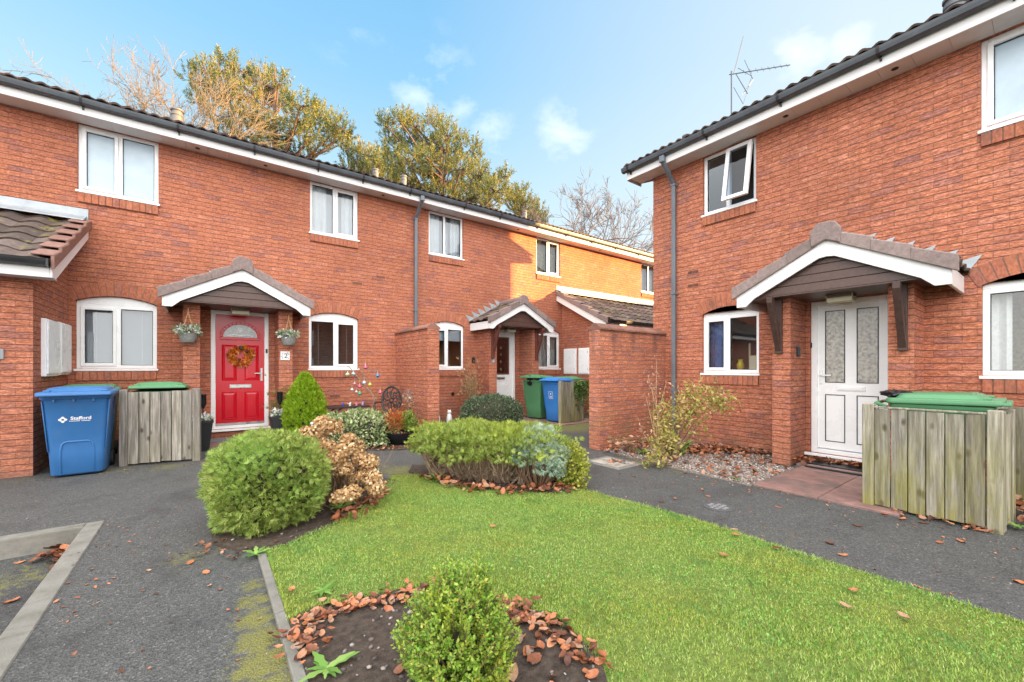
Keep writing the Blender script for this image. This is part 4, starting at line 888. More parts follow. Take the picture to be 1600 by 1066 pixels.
x0,x1,z0,z1=-2.11,-1.24,.13,2.212; gl=[(-1.955,-1.735,1.10,2.075),(-1.615,-1.395,1.10,2.075),(-1.955,-1.735,.30,.94),(-1.615,-1.395,.30,.94)]
L=leaf_with_holes(FB,x0+.07,x1-.07,z0+.07,z1-.07,gl); dr=L.build('front_door',MT['upvc'],hb); dr['label']='white front door with two tall patterned panes'
for i,g in enumerate(gl): panebox(FB,dr,*g,MT['doorglass'] if i<2 else MT['upvc'])
door_frame(FB,dr,x0,x1,z0,z1,.07,.07); letterbox(FB,dr,-1.675,1.025,MT['upvc'],.30,.06); handle(FB,dr,-2.0,1.20,MT['upvc'],-1,.20)
k=MB(FB); k.box(x0-.015,x0+.015,-.034,-.012,1.58,1.65); k.build('doorbell',MT['black'],dr,.005)
roofpipe(hb,7.7,4.5,5.3,5.93,.07); roofpipe(hb,7.6,.82,5.3,5.98,.10)
# aerial on the gable
a=thing('tv_aerial','thin grey television aerial on a mast above the right house roof','aerial',(9.6,4.52,6.2)); mx,my=9.6,4.52
b=MB(); b.tube([(mx,my,6.1),(mx,my,8.05)],.016,6); b.build('mast',MT['gutter'],a)
dv=Vector((FY,-FX,.16)).normalized(); c0=Vector((mx,my,7.98)); b=MB(); b.tube([c0-dv*.05,c0+dv*1.35],.011,6)
pv=Vector((FX*.5,FY*.5,.85)).normalized()
for k in range(8): q=c0+dv*(.30+.14*k); l=.10-.004*k; b.tube([q-pv*l,q+pv*l],.006,4)
b.build('boom',MT['gutter'],a)
b=MB(); up=Vector((.1,-.05,.9)).normalized(); r0=c0+dv*.05
b.tube([r0,r0+Vector((FY,-FX,0))*.22+Vector((0,0,.85))],.009,5); b.tube([r0+dv*.05,r0+Vector((FY,-FX,0))*.32+Vector((0,0,-.45))],.009,5)
l=[r0+dv*.1+Vector((0,0,.12)),r0+dv*.42+Vector((0,0,-.12)),r0+dv*.22+Vector((0,0,-.72)),r0+dv*.0+Vector((0,0,-.3)),r0+dv*.36+Vector((0,0,.24))]
b.tube([l[0],l[1],l[2],l[3]],.007,4); b.tube([r0+dv*.25+Vector((0,0,.28)),r0+dv*.45+Vector((0,0,-.2)),r0+dv*.2+Vector((0,0,-.5))],.007,4); b.build('reflector',MT['gutter'],a)

# short garden walls
def garden_wall(label,x0,x1,y0,y1,z,cope,mat,axis):
    g=thing('garden_wall',label,'wall',((x0+x1)/2,(y0+y1)/2,0),'short brick garden walls'); b=MB(); b.box(x0,x1,y0,y1,-.02,z); b.build('wall',MT[mat],g)
    b=MB(); n=int(round(((x1-x0) if axis=='x' else (y1-y0))/.30)); L=(x1-x0) if axis=='x' else (y1-y0); w=((y1-y0) if axis=='x' else (x1-x0))
    c=(y0+y1)/2 if axis=='x' else (x0+x1)/2; pr=[(c-w/2-.035,z+.0),(c+w/2+.035,z),(c+w/2+.035,z+.035),(c+.03,z+.115),(c-.03,z+.115),(c-w/2-.035,z+.035)]
    for k in range(n):
        a0=(x0 if axis=='x' else y0)+k*L/n+.003; a1=a0+L/n-.006
        if axis=='x': b.prism(pr,a0,a1,'x')
        else: b.prism(pr,a0,a1,'y')
    b.build('coping',MT['cope'],g,.006); return g
MT['cope']=m_tile('red coping bricks',[(0,(.20,.095,.07)),(.5,(.27,.13,.095)),(1,(.33,.17,.13))],.15,.85)
garden_wall('brick garden wall beside the iron chair, reaching out from the terrace',3.45,3.70,7.36,8.995,2.06,1,'brick','y')
garden_wall('stained brick garden wall joining the right house, nearer the path',4.97,6.745,4.36,4.58,1.90,1,'brickw','x')
# things fixed to walls
def plaque(name,label,cat,T,x,z,w,h,ly,txt=None,mat=None,tmat=None,ts=.1):
    b=MB(T); b.box(x-w/2,x+w/2,ly,ly+.012,z-h/2,z+h/2); o=b.build(name,mat or MT['white'],None,.003); tag(o,label,cat)
    return o
def text(body,parent,loc,rot,size,mat,name='lettering',ext=.0008,bold=0.):
    c=bpy.data.curves.new(name,'FONT'); c.body=body; c.size=size; c.extrude=ext; c.align_x='CENTER'; c.align_y='CENTER'; c.offset=bold
    c.materials.append(mat); q=bpy.data.objects.new(name,c); COL.objects.link(q); dg=bpy.context.evaluated_depsgraph_get(); dg.update()
    me=bpy.data.meshes.new_from_object(q.evaluated_get(dg)); bpy.data.objects.remove(q); me.materials.clear(); me.materials.append(mat)
    o=bpy.data.objects.new(name,me); COL.objects.link(o); o.location=loc; o.rotation_euler=rot; return attach(o,parent)
pl=plaque('house_number','white tile with flowers and the number 2 on the right porch pier','house number',FA,1.165,1.52,.15,.16,.551)
text('2',pl,(1.175,YA-.564,1.515),(R(90),0,0),.12,MT['black'])
fl=[MT['black'],m_plain('rose print',(.55,.06,.10),.5),m_plain('grey print',(.35,.36,.38),.5)]
for i,(dx,dz) in enumerate(((-.045,.035),(.035,.05),(.052,.03),(-.04,-.04),(.05,-.045),(-.055,-.01))):
    b=MB(FA); b.ball((1.165+dx,.562,1.52+dz),.009+.003*(i%2),8,4); b.build('flower_print',fl[1+i%2],pl)
pl=plaque('house_number','small grey plaque with the number 3 on the left porch pier','house number',FA,5.72,1.49,.10,.13,.551,mat=m_plain('grey slate',(.30,.31,.32),.6)); text('3',pl,(5.72,YA-.564,1.49),(R(90),0,0),.11,MT['white'])
b=MB(); b.box(-2.0,-1.885,7.400,7.418,1.40,1.52); tag(b.build('house_number',m_plain('grey slate plaque',(.25,.26,.28),.5),None,.004),'grey plaque on the left entrance block at the picture edge','house number')
def keysafe(label,T,x,ly,z):
    k=thing('key_safe',label,'key safe',T(x,ly,z)); b=MB(T); b.box(x-.035,x+.035,ly,ly+.05,z-.065,z+.065); b.build('body',MT['black'],k,.014,seg=2); b=MB(T)
    for i in range(3): b.lathe([(.006,z-.035+.028*i),(.006,z-.025+.028*i)],(x,ly+.05,0),6)
    b.build('buttons',MT['gutter'],k)
keysafe('black key safe on the brick left of the number 3 door',FA,5.47,.001,1.50)
keysafe('black key safe on the brick left of the right-hand white door',FB,-2.155,.30,1.52)
# ------------------------------------------------------------------ wheelie bins
def rrect(w,d,z,r,cy=0.,n=4):
    pts=[]
    for qx,qy,a0 in ((1,1,0),(-1,1,90),(-1,-1,180),(1,-1,270)):
        for k in range(n+1):
            a=R(a0+90*k/n); pts.append((qx*(w/2-r)+r*math.cos(a),cy+qy*(d/2-r)+r*math.sin(a),z))
    return pts
def wheelie(label,group,mat,loc,rot,lidtilt=0.,arch=False):
    t_=thing('wheelie_bin',label,'bin',(0,0,0),group); b=MB()
    b.loft([rrect(.40,.42,.012,.05,.36),rrect(.455,.50,.035,.06,.345),rrect(.475,.53,.30,.05,.34),rrect(.55,.655,.93,.05,.335),rrect(.585,.70,.935,.05,.335),rrect(.59,.705,.975,.05,.335)])
    for x in (-.18,-.02,.14): b.box(x-.012,x+.012,-.005,.03,.895,.935)
    for s in (-1,1): b.beam((s*.236,.10,.32),(s*.274,.04,.92),.012,.05,(0,1,0)); b.beam((s*.238,.52,.32),(s*.276,.60,.92),.012,.05,(0,1,0))
    if arch:
        P=[(-.135,.05),(-.138,.30),(-.125,.40),(-.09,.425),(.09,.425),(.125,.40),(.138,.30),(.135,.05)]
        f=lambda z: .075-(z-.30)/.63*.0825 if z>.30 else .075+ (0.30-z)*.08
        b.tube([(x,f(z)+.004,z) for x,z in P],.013,6)
    b.box(-.2,.2,.60,.68,.09,.16); b.build('body',mat,t_,.006,smooth=True)
    lid=MB(); tl=lambda p:p
    def TL(x,y,z):
        a=R(lidtilt); dy=y-.69; dz=z-.975; return (x,.69+dy*math.cos(a)+dz*math.sin(a),.975-dy*math.sin(a)+dz*math.cos(a))
    lid=MB(TL); lid.loft([rrect(.63,.77,.972,.05,.32),rrect(.64,.79,.985,.05,.315),rrect(.63,.78,1.018,.05,.315),rrect(.55,.62,1.022,.05,.33),rrect(.49,.54,1.058,.06,.34),rrect(.44,.44,1.066,.06,.35)])
    lid.box(-.30,.30,-.115,-.05,.975,1.0); lid.box(-.16,.16,.10,.13,1.05,1.072)
    for s in (-1,1): lid.box(s*.235-.03,s*.235+.03,.0,.10,1.018,1.04)
    lid.build('lid',mat,t_,.006)
    b=MB(); b.tube([(-.24,.70,.93),(-.24,.79,.965),(.24,.79,.965),(.24,.70,.93)],.016,8); b.build('handle',mat,t_,smooth=True)
    for s in (-1,1):
        w_=MB(); n=16
        w_.loft([[(s*.20+dx,.665+r*math.cos(2*PI*k/n),.10+r*math.sin(2*PI*k/n)) for k in range(n)] for dx,r in ((s*.0,.085),(s*.0,.10),(s*.055,.10),(s*.06,.085),(s*.045,.06),(s*.05,.02))]); w_.build('wheel',MT['wheel'],t_,smooth=True)
    t_.location=loc; t_.rotation_euler=(0,0,R(rot)); return t_
G_='council wheelie bins'
bl=wheelie('blue wheelie bin with Stafford logo standing in front of the left entrance block',G_,MT['binblue'],(-1.22,6.98,0),2,arch=True)
bl.scale=(1.02,1.,1.0)
def onbin(parent,ob,z,x=0.):
    fy=.0075+.0825*(1-(z-.30)/.63)-.0
    ob.parent=parent; ob.matrix_parent_inverse=Matrix.Identity(4); ob.location=(x,fy-.0095,z); ob.rotation_euler=(R(90)-math.atan(.0825/.63)*-1,0,0)
ANG=R(90)+math.atan(.0825/.63)*0
tx=text('Stafford',None,(0,0,0),(0,0,0),.054,MT['white'],bold=.0012); onbin(bl,tx,.702,.035)
b=MB()
for k in range(14):
    if k!=7: b.box(-.088+k*.0127,-.088+k*.0127+.0098,-.005,.003,0,.001)
u=b.build('underline_print',MT['white']); onbin(bl,u,.672,.025)
b=MB(); 
for k in range(4):
    a=PI/2*k; c,s=math.cos(a),math.sin(a); 
    b.prism([(c*x-s*y,s*x+c*y) for x,y in ((.010,-.014),(.030,-.012),(.038,0),(.030,.012),(.010,.014))],0,.001,'z')
    a+=PI/4; c,s=math.cos(a),math.sin(a); b.prism([(c*x-s*y,s*x+c*y) for x,y in ((.014,-.008),(.027,-.006),(.027,.006),(.014,.008))],0,.001,'z')
em=b.build('emblem',MT['white']); onbin(bl,em,.692,-.112)
wheelie('green wheelie bin half hidden behind the blue Stafford bin',G_,MT['bingreen'],(-1.28,7.93,0),4)
wheelie('green wheelie bin behind the grey board screen by the red door',G_,MT['bingreen'],(-.52,7.58,0),-2,3)
wheelie('green wheelie bin with a black bag on its rim, left of the paler blue bin',G_,MT['bingreen'],(6.52,7.95,.02),-78,4)
MT['binblue2']=m_plain('bright blue bin plastic',(.04,.20,.55),.42,.08,3,.0015,180)
bb=wheelie('small blue wheelie bin with a square label, beside the ivy-covered screen',G_,MT['binblue2'],(6.50,7.22,.02),-80,2); bb.scale=(.86,.9,.97)
wheelie('green wheelie bin behind the ivy-covered screen and the short garden wall',G_,MT['bingreen'],(7.35,7.28,0),5,2)
rb_=wheelie('green wheelie bin with crumpled bag on its lid, behind the large mossy screen',G_,MT['bingreen'],(5.43,.36,0),2,1); rb_.scale=(1,.92,1)
wheelie('green wheelie bin at the right picture edge with its black wheel showing',G_,MT['bingreen'],(5.98,-.18,0),176,1)
b=MB(); 
for (a,c,e,f) in ((-.07,.07,-.085,-.078),(-.07,.07,.078,.085),(-.07,-.063,-.078,.078),(.063,.07,-.078,.078)): b.box(a,c,e,f,0,.001)
b.prism([(.026*(1 if k%2==0 else .45)*math.cos(2*PI*k/10+PI/2),.028+.026*(1 if k%2==0 else .45)*math.sin(2*PI*k/10+PI/2)) for k in range(10)],0,.001,'z')
for j in range(3):
    for k in range(5): b.box(-.04+k*.0165,-.04+k*.0165+.012,-.03-.016*j,-.022-.016*j,0,.001)
lb=b.build('label_print',MT['white']); onbin(bb,lb,.66,.0)
b=MB(); b.box(-.06,.06,-.006,.006,0,.001)
MT['bag']=m_plain('black bin bag',(.012,.012,.016),.3,.3,20,.02,14)
def bag(label,loc,r,seed,T=None,flat=.4):
    q=np.random.default_rng(seed); b=MB(); L=[]; n=16
    for j in range(1,8):
        th=PI*j/8; L.append([(loc[0]+r[0]*math.sin(th)*math.cos(2*PI*k/n)*q.uniform(.65,1.2),loc[1]+r[1]*math.sin(th)*math.sin(2*PI*k/n)*q.uniform(.65,1.2),loc[2]-r[2]*math.cos(th)*q.uniform(.6,1.25)) for k in range(n)])
    b.loft(L); return tag(b.build('bin_bag',MT['bag']),label,'bag')
bag('crumpled black bag draped over the rim of the left middle green bin',(6.54,8.02,.97),(.05,.14,.13),3)
bag('crumpled black bag lying on the lid of the large right green bin',(5.32,.96,1.055),(.12,.14,.035),5)

# ------------------------------------------------------------------ board screens round the bins
def screen(label,p0,p1,h,mat,n,posts=(True,True),cap=False,group='bin screens'):
    p0=Vector((*p0,0));p1=Vector((*p1,0)); t_=thing('board_screen',label,'bin screen',tuple(p0),group); d=(p1-p0); L=d.length; d.normalize(); nn=Vector((d.y,-d.x,0))
    def T(x,y,z): return tuple(p0+d*x+nn*y+Vector((0,0,z)))
    pw=.085
    for k,x in enumerate((0,L-pw)):
        if posts[k]:
            b=MB(T); b.box(x,x+pw,-pw+.02,.02,-.02,h+.012+(.012 if cap else 0)); b.build('post',MT[mat],t_,.005)
    b=MB(T); x=pw+.002; w=(L-2*pw-.004)/n
    for k in range(n):
        w2=w*random.uniform(.97,1.03); dh=random.uniform(-.012,.006); zb=.02+random.uniform(0,.012)
        b.loft([[(x+k*w,-.012,z),(x+k*w+w-.006,-.004,z),(x+k*w+w-.006,.016,z),(x+k*w,.001,z)] for z in (zb,h-.015+dh)])
    b.build('boards',MT[mat],t_,.002)
    b=MB(T)
    for z in (.2,h-.2): b.box(pw,L-pw,-.055,-.014,z,z+.075)
    b.build('rail',MT[mat],t_,.003)
    if cap:
        b=MB(T); b.box(pw,L-pw,-.02,.016,h-.012,h+.004); b.build('top_strip',MT[mat],t_,.003)
    return t_
screen('weathered grey board screen in front of the green bin by the red door',(-.905,7.44),(-.055,7.28),1.0,'woodgrey',6)
screen('small ivy-covered board screen beside the paler blue bin',(6.53,6.90),(7.42,7.02),.99,'woodgreen',7)
screen('large mossy board screen in front of the bin by the right-hand white door',(5.0,1.14),(4.985,.28),.94,'woodgreen',6,cap=True)
screen('narrow board screen forming the end of the right-hand bin store',(5.04,.30),(5.46,.26),.94,'woodgreen',5)
screen('dark board screen behind the bin at the right picture edge',(6.12,.40),(6.14,-.75),.95,'woodgreen',7)
MT['ivy']=m_leaf('ivy leaves',[(0,(.035,.085,.02)),(.5,(.075,.16,.03)),(.85,(.14,.24,.05)),(1,(.25,.32,.08))],.2,.4)
n=900; u=rng.uniform(0,1,n); z=.95-np.abs(rng.normal(size=n))*.26*(1.3-np.abs(u-.55)); P=np.column_stack([7.0+u*.55,6.93+rng.uniform(-.04,.12,n)+.02*u,np.clip(z+.05,.1,1.08)])
D=np.column_stack([rng.normal(size=n)*.5,-np.ones(n)*.4+rng.normal(size=n)*.3,-np.ones(n)*.6+rng.normal(size=n)*.5])
iv_=thing('ivy','green ivy trailing over the small middle bin screen','climbing plant',(7.25,7.0,.9)); npmesh('foliage',*place(*t_leaf(.95,.1),P,D,rng.uniform(.03,.062,n)),MT['ivy'],iv_)
b=MB()
for k in range(7):
    x=7.02+.08*k; pts=[(x,6.985,1.0)]+[(x+random.uniform(-.04,.04),6.955+.012*k,1.0-.13*j) for j in range(1,random.randint(4,7))]; b.tube(pts,.004,4)
b.build('stems',MT['stem'],iv_)

# ------------------------------------------------------------------ shrubs
def shrub(name,label,cat,c,parts,core=None,corer=None,coremat=None,group=None):
    t_=thing(name,label,cat,(c[0],c[1],.0),group)
    for nm,vf,mt in parts: npmesh(nm,*vf,mt,t_)
    if core: blob('shade_core',c,core,coremat or MT['shadecore'],t_)
    return t_
MT['shadecore']=m_plain('painted inner shade',(.035,.032,.018),.95,.4,14)  # solid dark lump inside the leaves, inner shade painted as its colour
def fans(P,N,tpl,s0,s1,up=.35,jit=.55):
    D=N+np.array([0,0,up])+rng.normal(size=N.shape)*jit; return place(*tpl,P,D,rng.uniform(s0,s1,len(P)))
TH1=m_leaf('thuja sprays',[(0,(.15,.22,.05)),(.3,(.26,.36,.075)),(.65,(.39,.50,.11)),(.9,(.52,.60,.17)),(1,(.48,.38,.17))],.35,.55,((.27,.47,.10),.5,.5),2.5)
c=(.425,3.985,.35); P,N=mound(10500,c,(.405,.44,.375),-.9,2.7,.085,.78,1.04); P[:,:2]=np.array(c[:2])+(P[:,:2]-np.array(c[:2]))*(1+.16*(P[:,2:3]-.35))+.03*rng.normal(size=(len(P),1))*0
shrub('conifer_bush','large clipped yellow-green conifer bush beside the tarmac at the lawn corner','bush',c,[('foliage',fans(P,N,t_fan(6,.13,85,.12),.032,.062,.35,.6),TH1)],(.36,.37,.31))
c=(2.60,4.00,.42)
# long juniper: clipped green top on a skirt of bare brown stems
JU=m_leaf('juniper sprays',[(0,(.14,.20,.045)),(.35,(.25,.35,.065)),(.7,(.38,.47,.10)),(1,(.50,.54,.17))],.3,.55,((.40,.46,.05),.48,.5),2.)
ax=np.array([.62,-.785]); lat=np.array([.785,.62])
def jframe(P): 
    q=P-np.array([0,0,0]); return np.column_stack([2.60+q[:,0]*ax[0]+q[:,1]*lat[0],4.05+q[:,0]*ax[1]+q[:,1]*lat[1],q[:,2]])
P,N=mound(9000,(0,0,.455),(.80,.47,.17),-.72,2.7,.2,.74,1.08); W=jframe(P); NN=np.column_stack([N[:,0]*ax[0]+N[:,1]*lat[0],N[:,0]*ax[1]+N[:,1]*lat[1],N[:,2]])
jt=shrub('juniper_hedge','long low juniper bush with green top and bare brown stems, middle of the lawn edge','bush',c,[('foliage',fans(W,NN,t_fan(6,.13,80,.12),.035,.068,.45,.55),JU)])
b=MB(); 
for k in range(620):
    a=rng.uniform(-.96,.96); s=rng.uniform(-1,1); e=math.sqrt(max(0,1-(abs(a)/1.0)**3))
    top=(a*.80,s*.46*e,.38+rng.uniform(0,.1)); base=(round(a*2.2)/2.2*.55+rng.normal()*.05,s*.17,.02); mid=tuple((top[i]*.55+base[i]*.45)+rng.normal()*.02+(0,0,-.03)[i] for i in range(3))
    pts=jframe(np.array([base,mid,top])); b.tube(pts,[.008,.006,.003],4)
b.build('stems',m_plain('bare juniper stems',(.34,.245,.17),.9,.3,25),jt)
n=1300; a=rng.uniform(-.98,.98,n); s=rng.choice([-1,1],n)*rng.uniform(.55,1,n); e=np.sqrt(np.maximum(0,1-np.abs(a)**3)); z=rng.uniform(.05,.36,n)
P=jframe(np.column_stack([a*(.58+.6*z),s*(.20+.7*z)*e,z])); D=rng.normal(size=(n,3))+np.array([0,0,.8]); npmesh('dead_sprays',*place(*t_fan(5,.07,70,.1),P,D,rng.uniform(.05,.10,n)),m_leaf('dead juniper sprays',[(0,(.16,.11,.07)),(.5,(.30,.22,.14)),(1,(.42,.33,.21))],.1),jt)

BJ=m_leaf('blue juniper sprays',[(0,(.14,.24,.17)),(.4,(.28,.41,.33)),(.8,(.45,.57,.48)),(1,(.52,.58,.36))],.2,.6,((.48,.56,.32),.47,.75),6.)
pts=[];nrm=[]
for (x,y,z,r,n) in ((2.84,3.38,.45,.17,600),(3.00,3.50,.49,.19,620),(2.70,3.44,.36,.13,330),(3.02,3.30,.36,.15,400),(2.87,3.24,.27,.13,320),(3.14,3.56,.42,.14,300),(2.98,3.22,.20,.10,160)):
    P,N=mound(n,(x,y,z),(r,r,r*.8),-.5,2.2,.1,.7,1.05); pts.append(P);nrm.append(N)
bj=shrub('blue_juniper','silvery blue-green juniper at the right end of the long bush','bush',(3.0,3.4,.4),[('foliage',fans(np.vstack(pts),np.vstack(nrm),t_fan(7,.12,95,.18),.035,.065,.2,.6),BJ)])
b=MB()
for k in range(160):
    a=rng.uniform(0,6.28); r=rng.uniform(.1,.3); b.tube([(2.92+.1*math.cos(a),3.44+.1*math.sin(a),.02),(2.92+r*.8*math.cos(a),3.44+r*.8*math.sin(a),.17),(2.92+r*math.cos(a),3.44+r*math.sin(a),.36)],[.008,.006,.003],4)
b.build('stems',MT['stem'],bj); blob('shade_core',(2.92,3.46,.38),(.14,.14,.12),MT['shadecore'],bj,2.2)
YL=m_leaf('yellow green leaves',[(0,(.16,.22,.03)),(.5,(.36,.40,.05)),(1,(.55,.52,.14))],.25)
P,N=mound(2600,(3.20,3.22,.22),(.17,.20,.24),-.8,2.2,.12,.5,1.05)
ys=shrub('euonymus_bush','small yellow-green leafy bush at the path edge, right of the blue juniper','bush',(3.20,3.22,.2),[('foliage',fans(P,N,t_leaf(.6,.1),.025,.05,.2,.7),YL)])
b=MB()
for k in range(40): a=rng.uniform(0,6.28); r=rng.uniform(.03,.13); b.tube([(3.20,3.22,.02),(3.20+r*math.cos(a),3.22+r*math.sin(a)*1.2,.35*rng.uniform(.4,1))],.004,4)
b.build('stems',MT['stem'],ys)
BX=m_leaf('dark clipped box leaves',[(0,(.035,.065,.03)),(.5,(.075,.12,.055)),(.85,(.14,.19,.10)),(1,(.24,.28,.18))],.15)
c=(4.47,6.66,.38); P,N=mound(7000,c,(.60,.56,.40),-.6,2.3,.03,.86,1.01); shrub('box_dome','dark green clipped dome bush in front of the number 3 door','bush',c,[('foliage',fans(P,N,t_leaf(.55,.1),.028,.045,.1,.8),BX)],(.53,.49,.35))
LC=m_leaf('lime conifer sprays',[(0,(.13,.25,.015)),(.35,(.25,.42,.02)),(.75,(.40,.56,.03)),(1,(.52,.62,.08))],.35,.5)
z=rng.uniform(0,1,4200)**.8; ang=rng.uniform(0,6.28,4200); rad=.33*np.clip(np.minimum((z+.16)*3.2,1.0),0,1)*(1-np.clip((z-.30)/.72,0,1)**2.1)*(1+.07*np.sin(ang*5+z*14)+.05*np.sin(ang*9-z*20))
rr=rad*rng.uniform(.72,1.03,len(z)); P=np.column_stack([1.42+rr*np.cos(ang),8.02+rr*np.sin(ang),.03+z*1.14]); N=np.column_stack([np.cos(ang)*.7,np.sin(ang)*.7,np.full(len(z),1.0)])
lc=shrub('lime_conifer','bright lime-green cone-shaped conifer right of the red door','bush',(1.42,8.02,.5),[('foliage',fans(P,N,t_fan(6,.14,70,.1),.05,.10,.3,.3),LC)])
b=MB(); b.loft([[(1.42+r*math.cos(2*PI*k/12),8.02+r*math.sin(2*PI*k/12),z) for k in range(12)] for r,z in ((.13,.03),(.25,.2),(.25,.42),(.18,.7),(.08,.98))]); b.build('shade_core',MT['shadecore'],lc)
VG=m_leaf('variegated leaves',[(0,(.15,.24,.08)),(.35,(.25,.34,.13)),(.6,(.38,.45,.20)),(.85,(.54,.56,.32)),(1,(.64,.63,.42))],.2)
P,N=mound(4200,(2.05,7.05,.18),(.66,.52,.40),-.35,2.2,.07,.84,1.02); shrub('variegated_bush','cream-edged variegated mound bush in front of the terrace by the iron table','bush',(2.05,7.05,.18),[('foliage',fans(P,N,t_leaf(.6,.12),.04,.07,.15,.75),VG)],(.57,.44,.33))
# small box bush in the near bed
c=(.80,1.43,.27)
BB=m_leaf('young box leaves',[(0,(.13,.30,.04)),(.3,(.25,.46,.06)),(.6,(.38,.57,.09)),(.9,(.52,.64,.13)),(1,(.60,.44,.10))],.4,.35,((.48,.54,.05),.52,.6),6.)
bb_=thing('box_bush','small bright box bush in the soil bed at the front','bush',(c[0],c[1],.03))
b=MB(); lp=[];ld=[];ls=[]
P,N=mound(1500,(c[0],c[1],.235),(.205,.205,.275),-.8,2.2,.12,.74,1.05)
for p,nn in zip(P,N):
    d=nn*.75+np.array([0,0,.75])+rng.normal(size=3)*.2; d/=np.linalg.norm(d); L=rng.uniform(.07,.11); b0=p-d*L
    b.tube([(c[0]+nn[0]*.03,c[1]+nn[1]*.03,.04+.25*max(0,p[2]-.1)),b0,p],[.0035,.0025,.001],3,cap=False)
    for j in range(8):
        q=b0+d*L*j/7; x=np.cross(d,rng.normal(size=3)); x/=np.linalg.norm(x)
        for s_ in (1,-1): lp.append(q); ld.append(d*.8+x*s_*.9); ls.append(rng.uniform(.015,.023)*(1.1-.3*j/7))
b.build('stems',MT['stem'],bb_); npmesh('foliage',*place(*t_leaf(.62,.12),np.array(lp),np.array(ld),np.array(ls)),BB,bb_); blob('shade_core',(c[0],c[1],.22),(.11,.11,.16),MT['shadecore'],bb_,2.)
# dried hydrangea
HM=m_leaf('dried hydrangea petals',[(0,(.28,.14,.06)),(.3,(.50,.29,.12)),(.65,(.66,.43,.21)),(.9,(.76,.57,.33)),(1,(.80,.68,.46))],.25,.7)
hy=thing('hydrangea','hydrangea with dried brown flower heads between the conifer bush and the lawn','shrub',(1.08,4.14,0)); b=MB()
heads=[(495,682,3.95,.105),(528,672,4.15,.115),(520,700,3.9,.10),(497,708,3.75,.11),(552,690,4.1,.09),(548,703,3.9,.10),(560,716,3.95,.12),(530,718,3.7,.115),(580,722,3.95,.11),(545,732,3.72,.085),(583,743,3.85,.10),(567,745,3.85,.085),(590,757,3.8,.10),(541,770,3.5,.075),(556,765,3.5,.085),(505,690,4.2,.10),(515,665,4.3,.09),(563,700,4.3,.10),(575,735,4.2,.10)]
for i,(px,py,dp,r) in enumerate(heads):
    a=(px-800)/643; px-=8; a=(px-800)/643; r*=.92; c=np.array([(FX+a*FY)*dp,(FY-a*FX)*dp,H+(575-py)/643*dp]); c=np.array([1.06,4.10,.46])+(c-np.array([1.06,4.10,.46]))*1.10; n=330
    P,N=mound(n,c,(r*.96,r*.96,r*.76),-.75,2.1,.1,.80,1.05); D=N+rng.normal(size=N.shape)*.6; X,Y,Z=frames(N+rng.normal(size=N.shape)*.5)
    npmesh('flower_head',*place(*t_leaf(1.0,.15),P,X+N*.25,rng.uniform(.021,.036,len(P)),(Y,Z,X)),HM,hy)
    base=np.array([1.05+rng.normal()*.07,4.10+rng.normal()*.07,.02]); mid=(base*.45+c*.55)+np.array([0,0,.05]); b.tube([base,mid,c],[.006,.005,.004],5)
    blob('seed_core',tuple(c),(r*.6,r*.6,r*.45),MT['stem'],hy,2.,8)
for k in range(110):
    base=np.array([1.05+rng.normal()*.08,4.08+rng.normal()*.08,.02]); a=rng.uniform(0,6.28); q=base+np.array([rng.normal()*.16,rng.normal()*.16,rng.uniform(.3,.52)]); b.tube([base,(base+q)/2+rng.normal(size=3)*.015,q],[.005,.004,.002],4)
b.build('stems',MT['stem'],hy)
WD=m_leaf('green weed leaves',[(0,(.10,.22,.04)),(.6,(.19,.36,.07)),(1,(.30,.45,.12))],.25,.45)
def rosette(name,label,x,y,z,n,L,mat=None,up=.35,flowers=0):
    t_=thing(name,label,'plant',(x,y,z)); V=[];F=[]
    for k in range(n):
        a=2*PI*k/n+rng.normal()*.25; l=L*rng.uniform(.6,1.1); e=rng.uniform(up*.5,up*1.5); m=6; i0=len(V)
        for j in range(m+1):
            f=j/m; w=l*.13*math.sin(PI*min(1,.12+.9*f))*(1.25 if j%2 else .75); r=l*f; zz=z+l*(e*f-.55*e*f*f*1.2)+.006
            ca,sa=math.cos(a),math.sin(a); V+=[(x+ca*r-sa*w,y+sa*r+ca*w,zz+.006),(x+ca*r+sa*w,y+sa*r-ca*w,zz+.006)]
        for j in range(m): q=i0+2*j; F.append((q,q+1,q+3,q+2))
    npmesh('leaves',V,F,mat or WD,t_)
    for k in range(flowers):
        b=MB(); a=rng.uniform(0,6.28); c=(x+.06*math.cos(a),y+.06*math.sin(a),z+.10+.05*rng.uniform()); b.tube([(x,y,z),c],.003,4); b.build('stem',WD,t_); b=MB(); b.ball(c,.016,8,5,sz=.6); b.build('flower',m_plain('yellow petals',(.75,.55,.03),.6),t_)
rosette('dandelion_plant','leafy green weed in the soil bed by the edging, bottom of the picture',*invimg(510,1045,.04),.03,9,.13)
rosette('primrose_plant','green plant with tiny yellow flowers below the dried hydrangea',*invimg(530,797,.03),.03,12,.14,None,.8,4)
rosette('dandelion_plant','flat rosette weed in the lawn above the soil bed',*invimg(505,925,.03),.03,9,.09,None,.2)
rosette('leaf_tuft','green leaf tuft at the left foot of the long juniper bush',*invimg(683,752,.03),.02,14,.12,None,1.2)
rosette('leaf_tuft','small green weed at the right end of the large mossy screen',*invimg(1590,828),.01,9,.10,None,.5)
rosette('leaf_tuft','grey-green weed under the conifer bush by the lawn edging',*invimg(400,868,.02),.015,8,.10,None,.5)
rosette('leaf_tuft','small green weed at the tarmac edge of the gravel bed',*invimg(1150,752),.01,8,.08,None,.5)

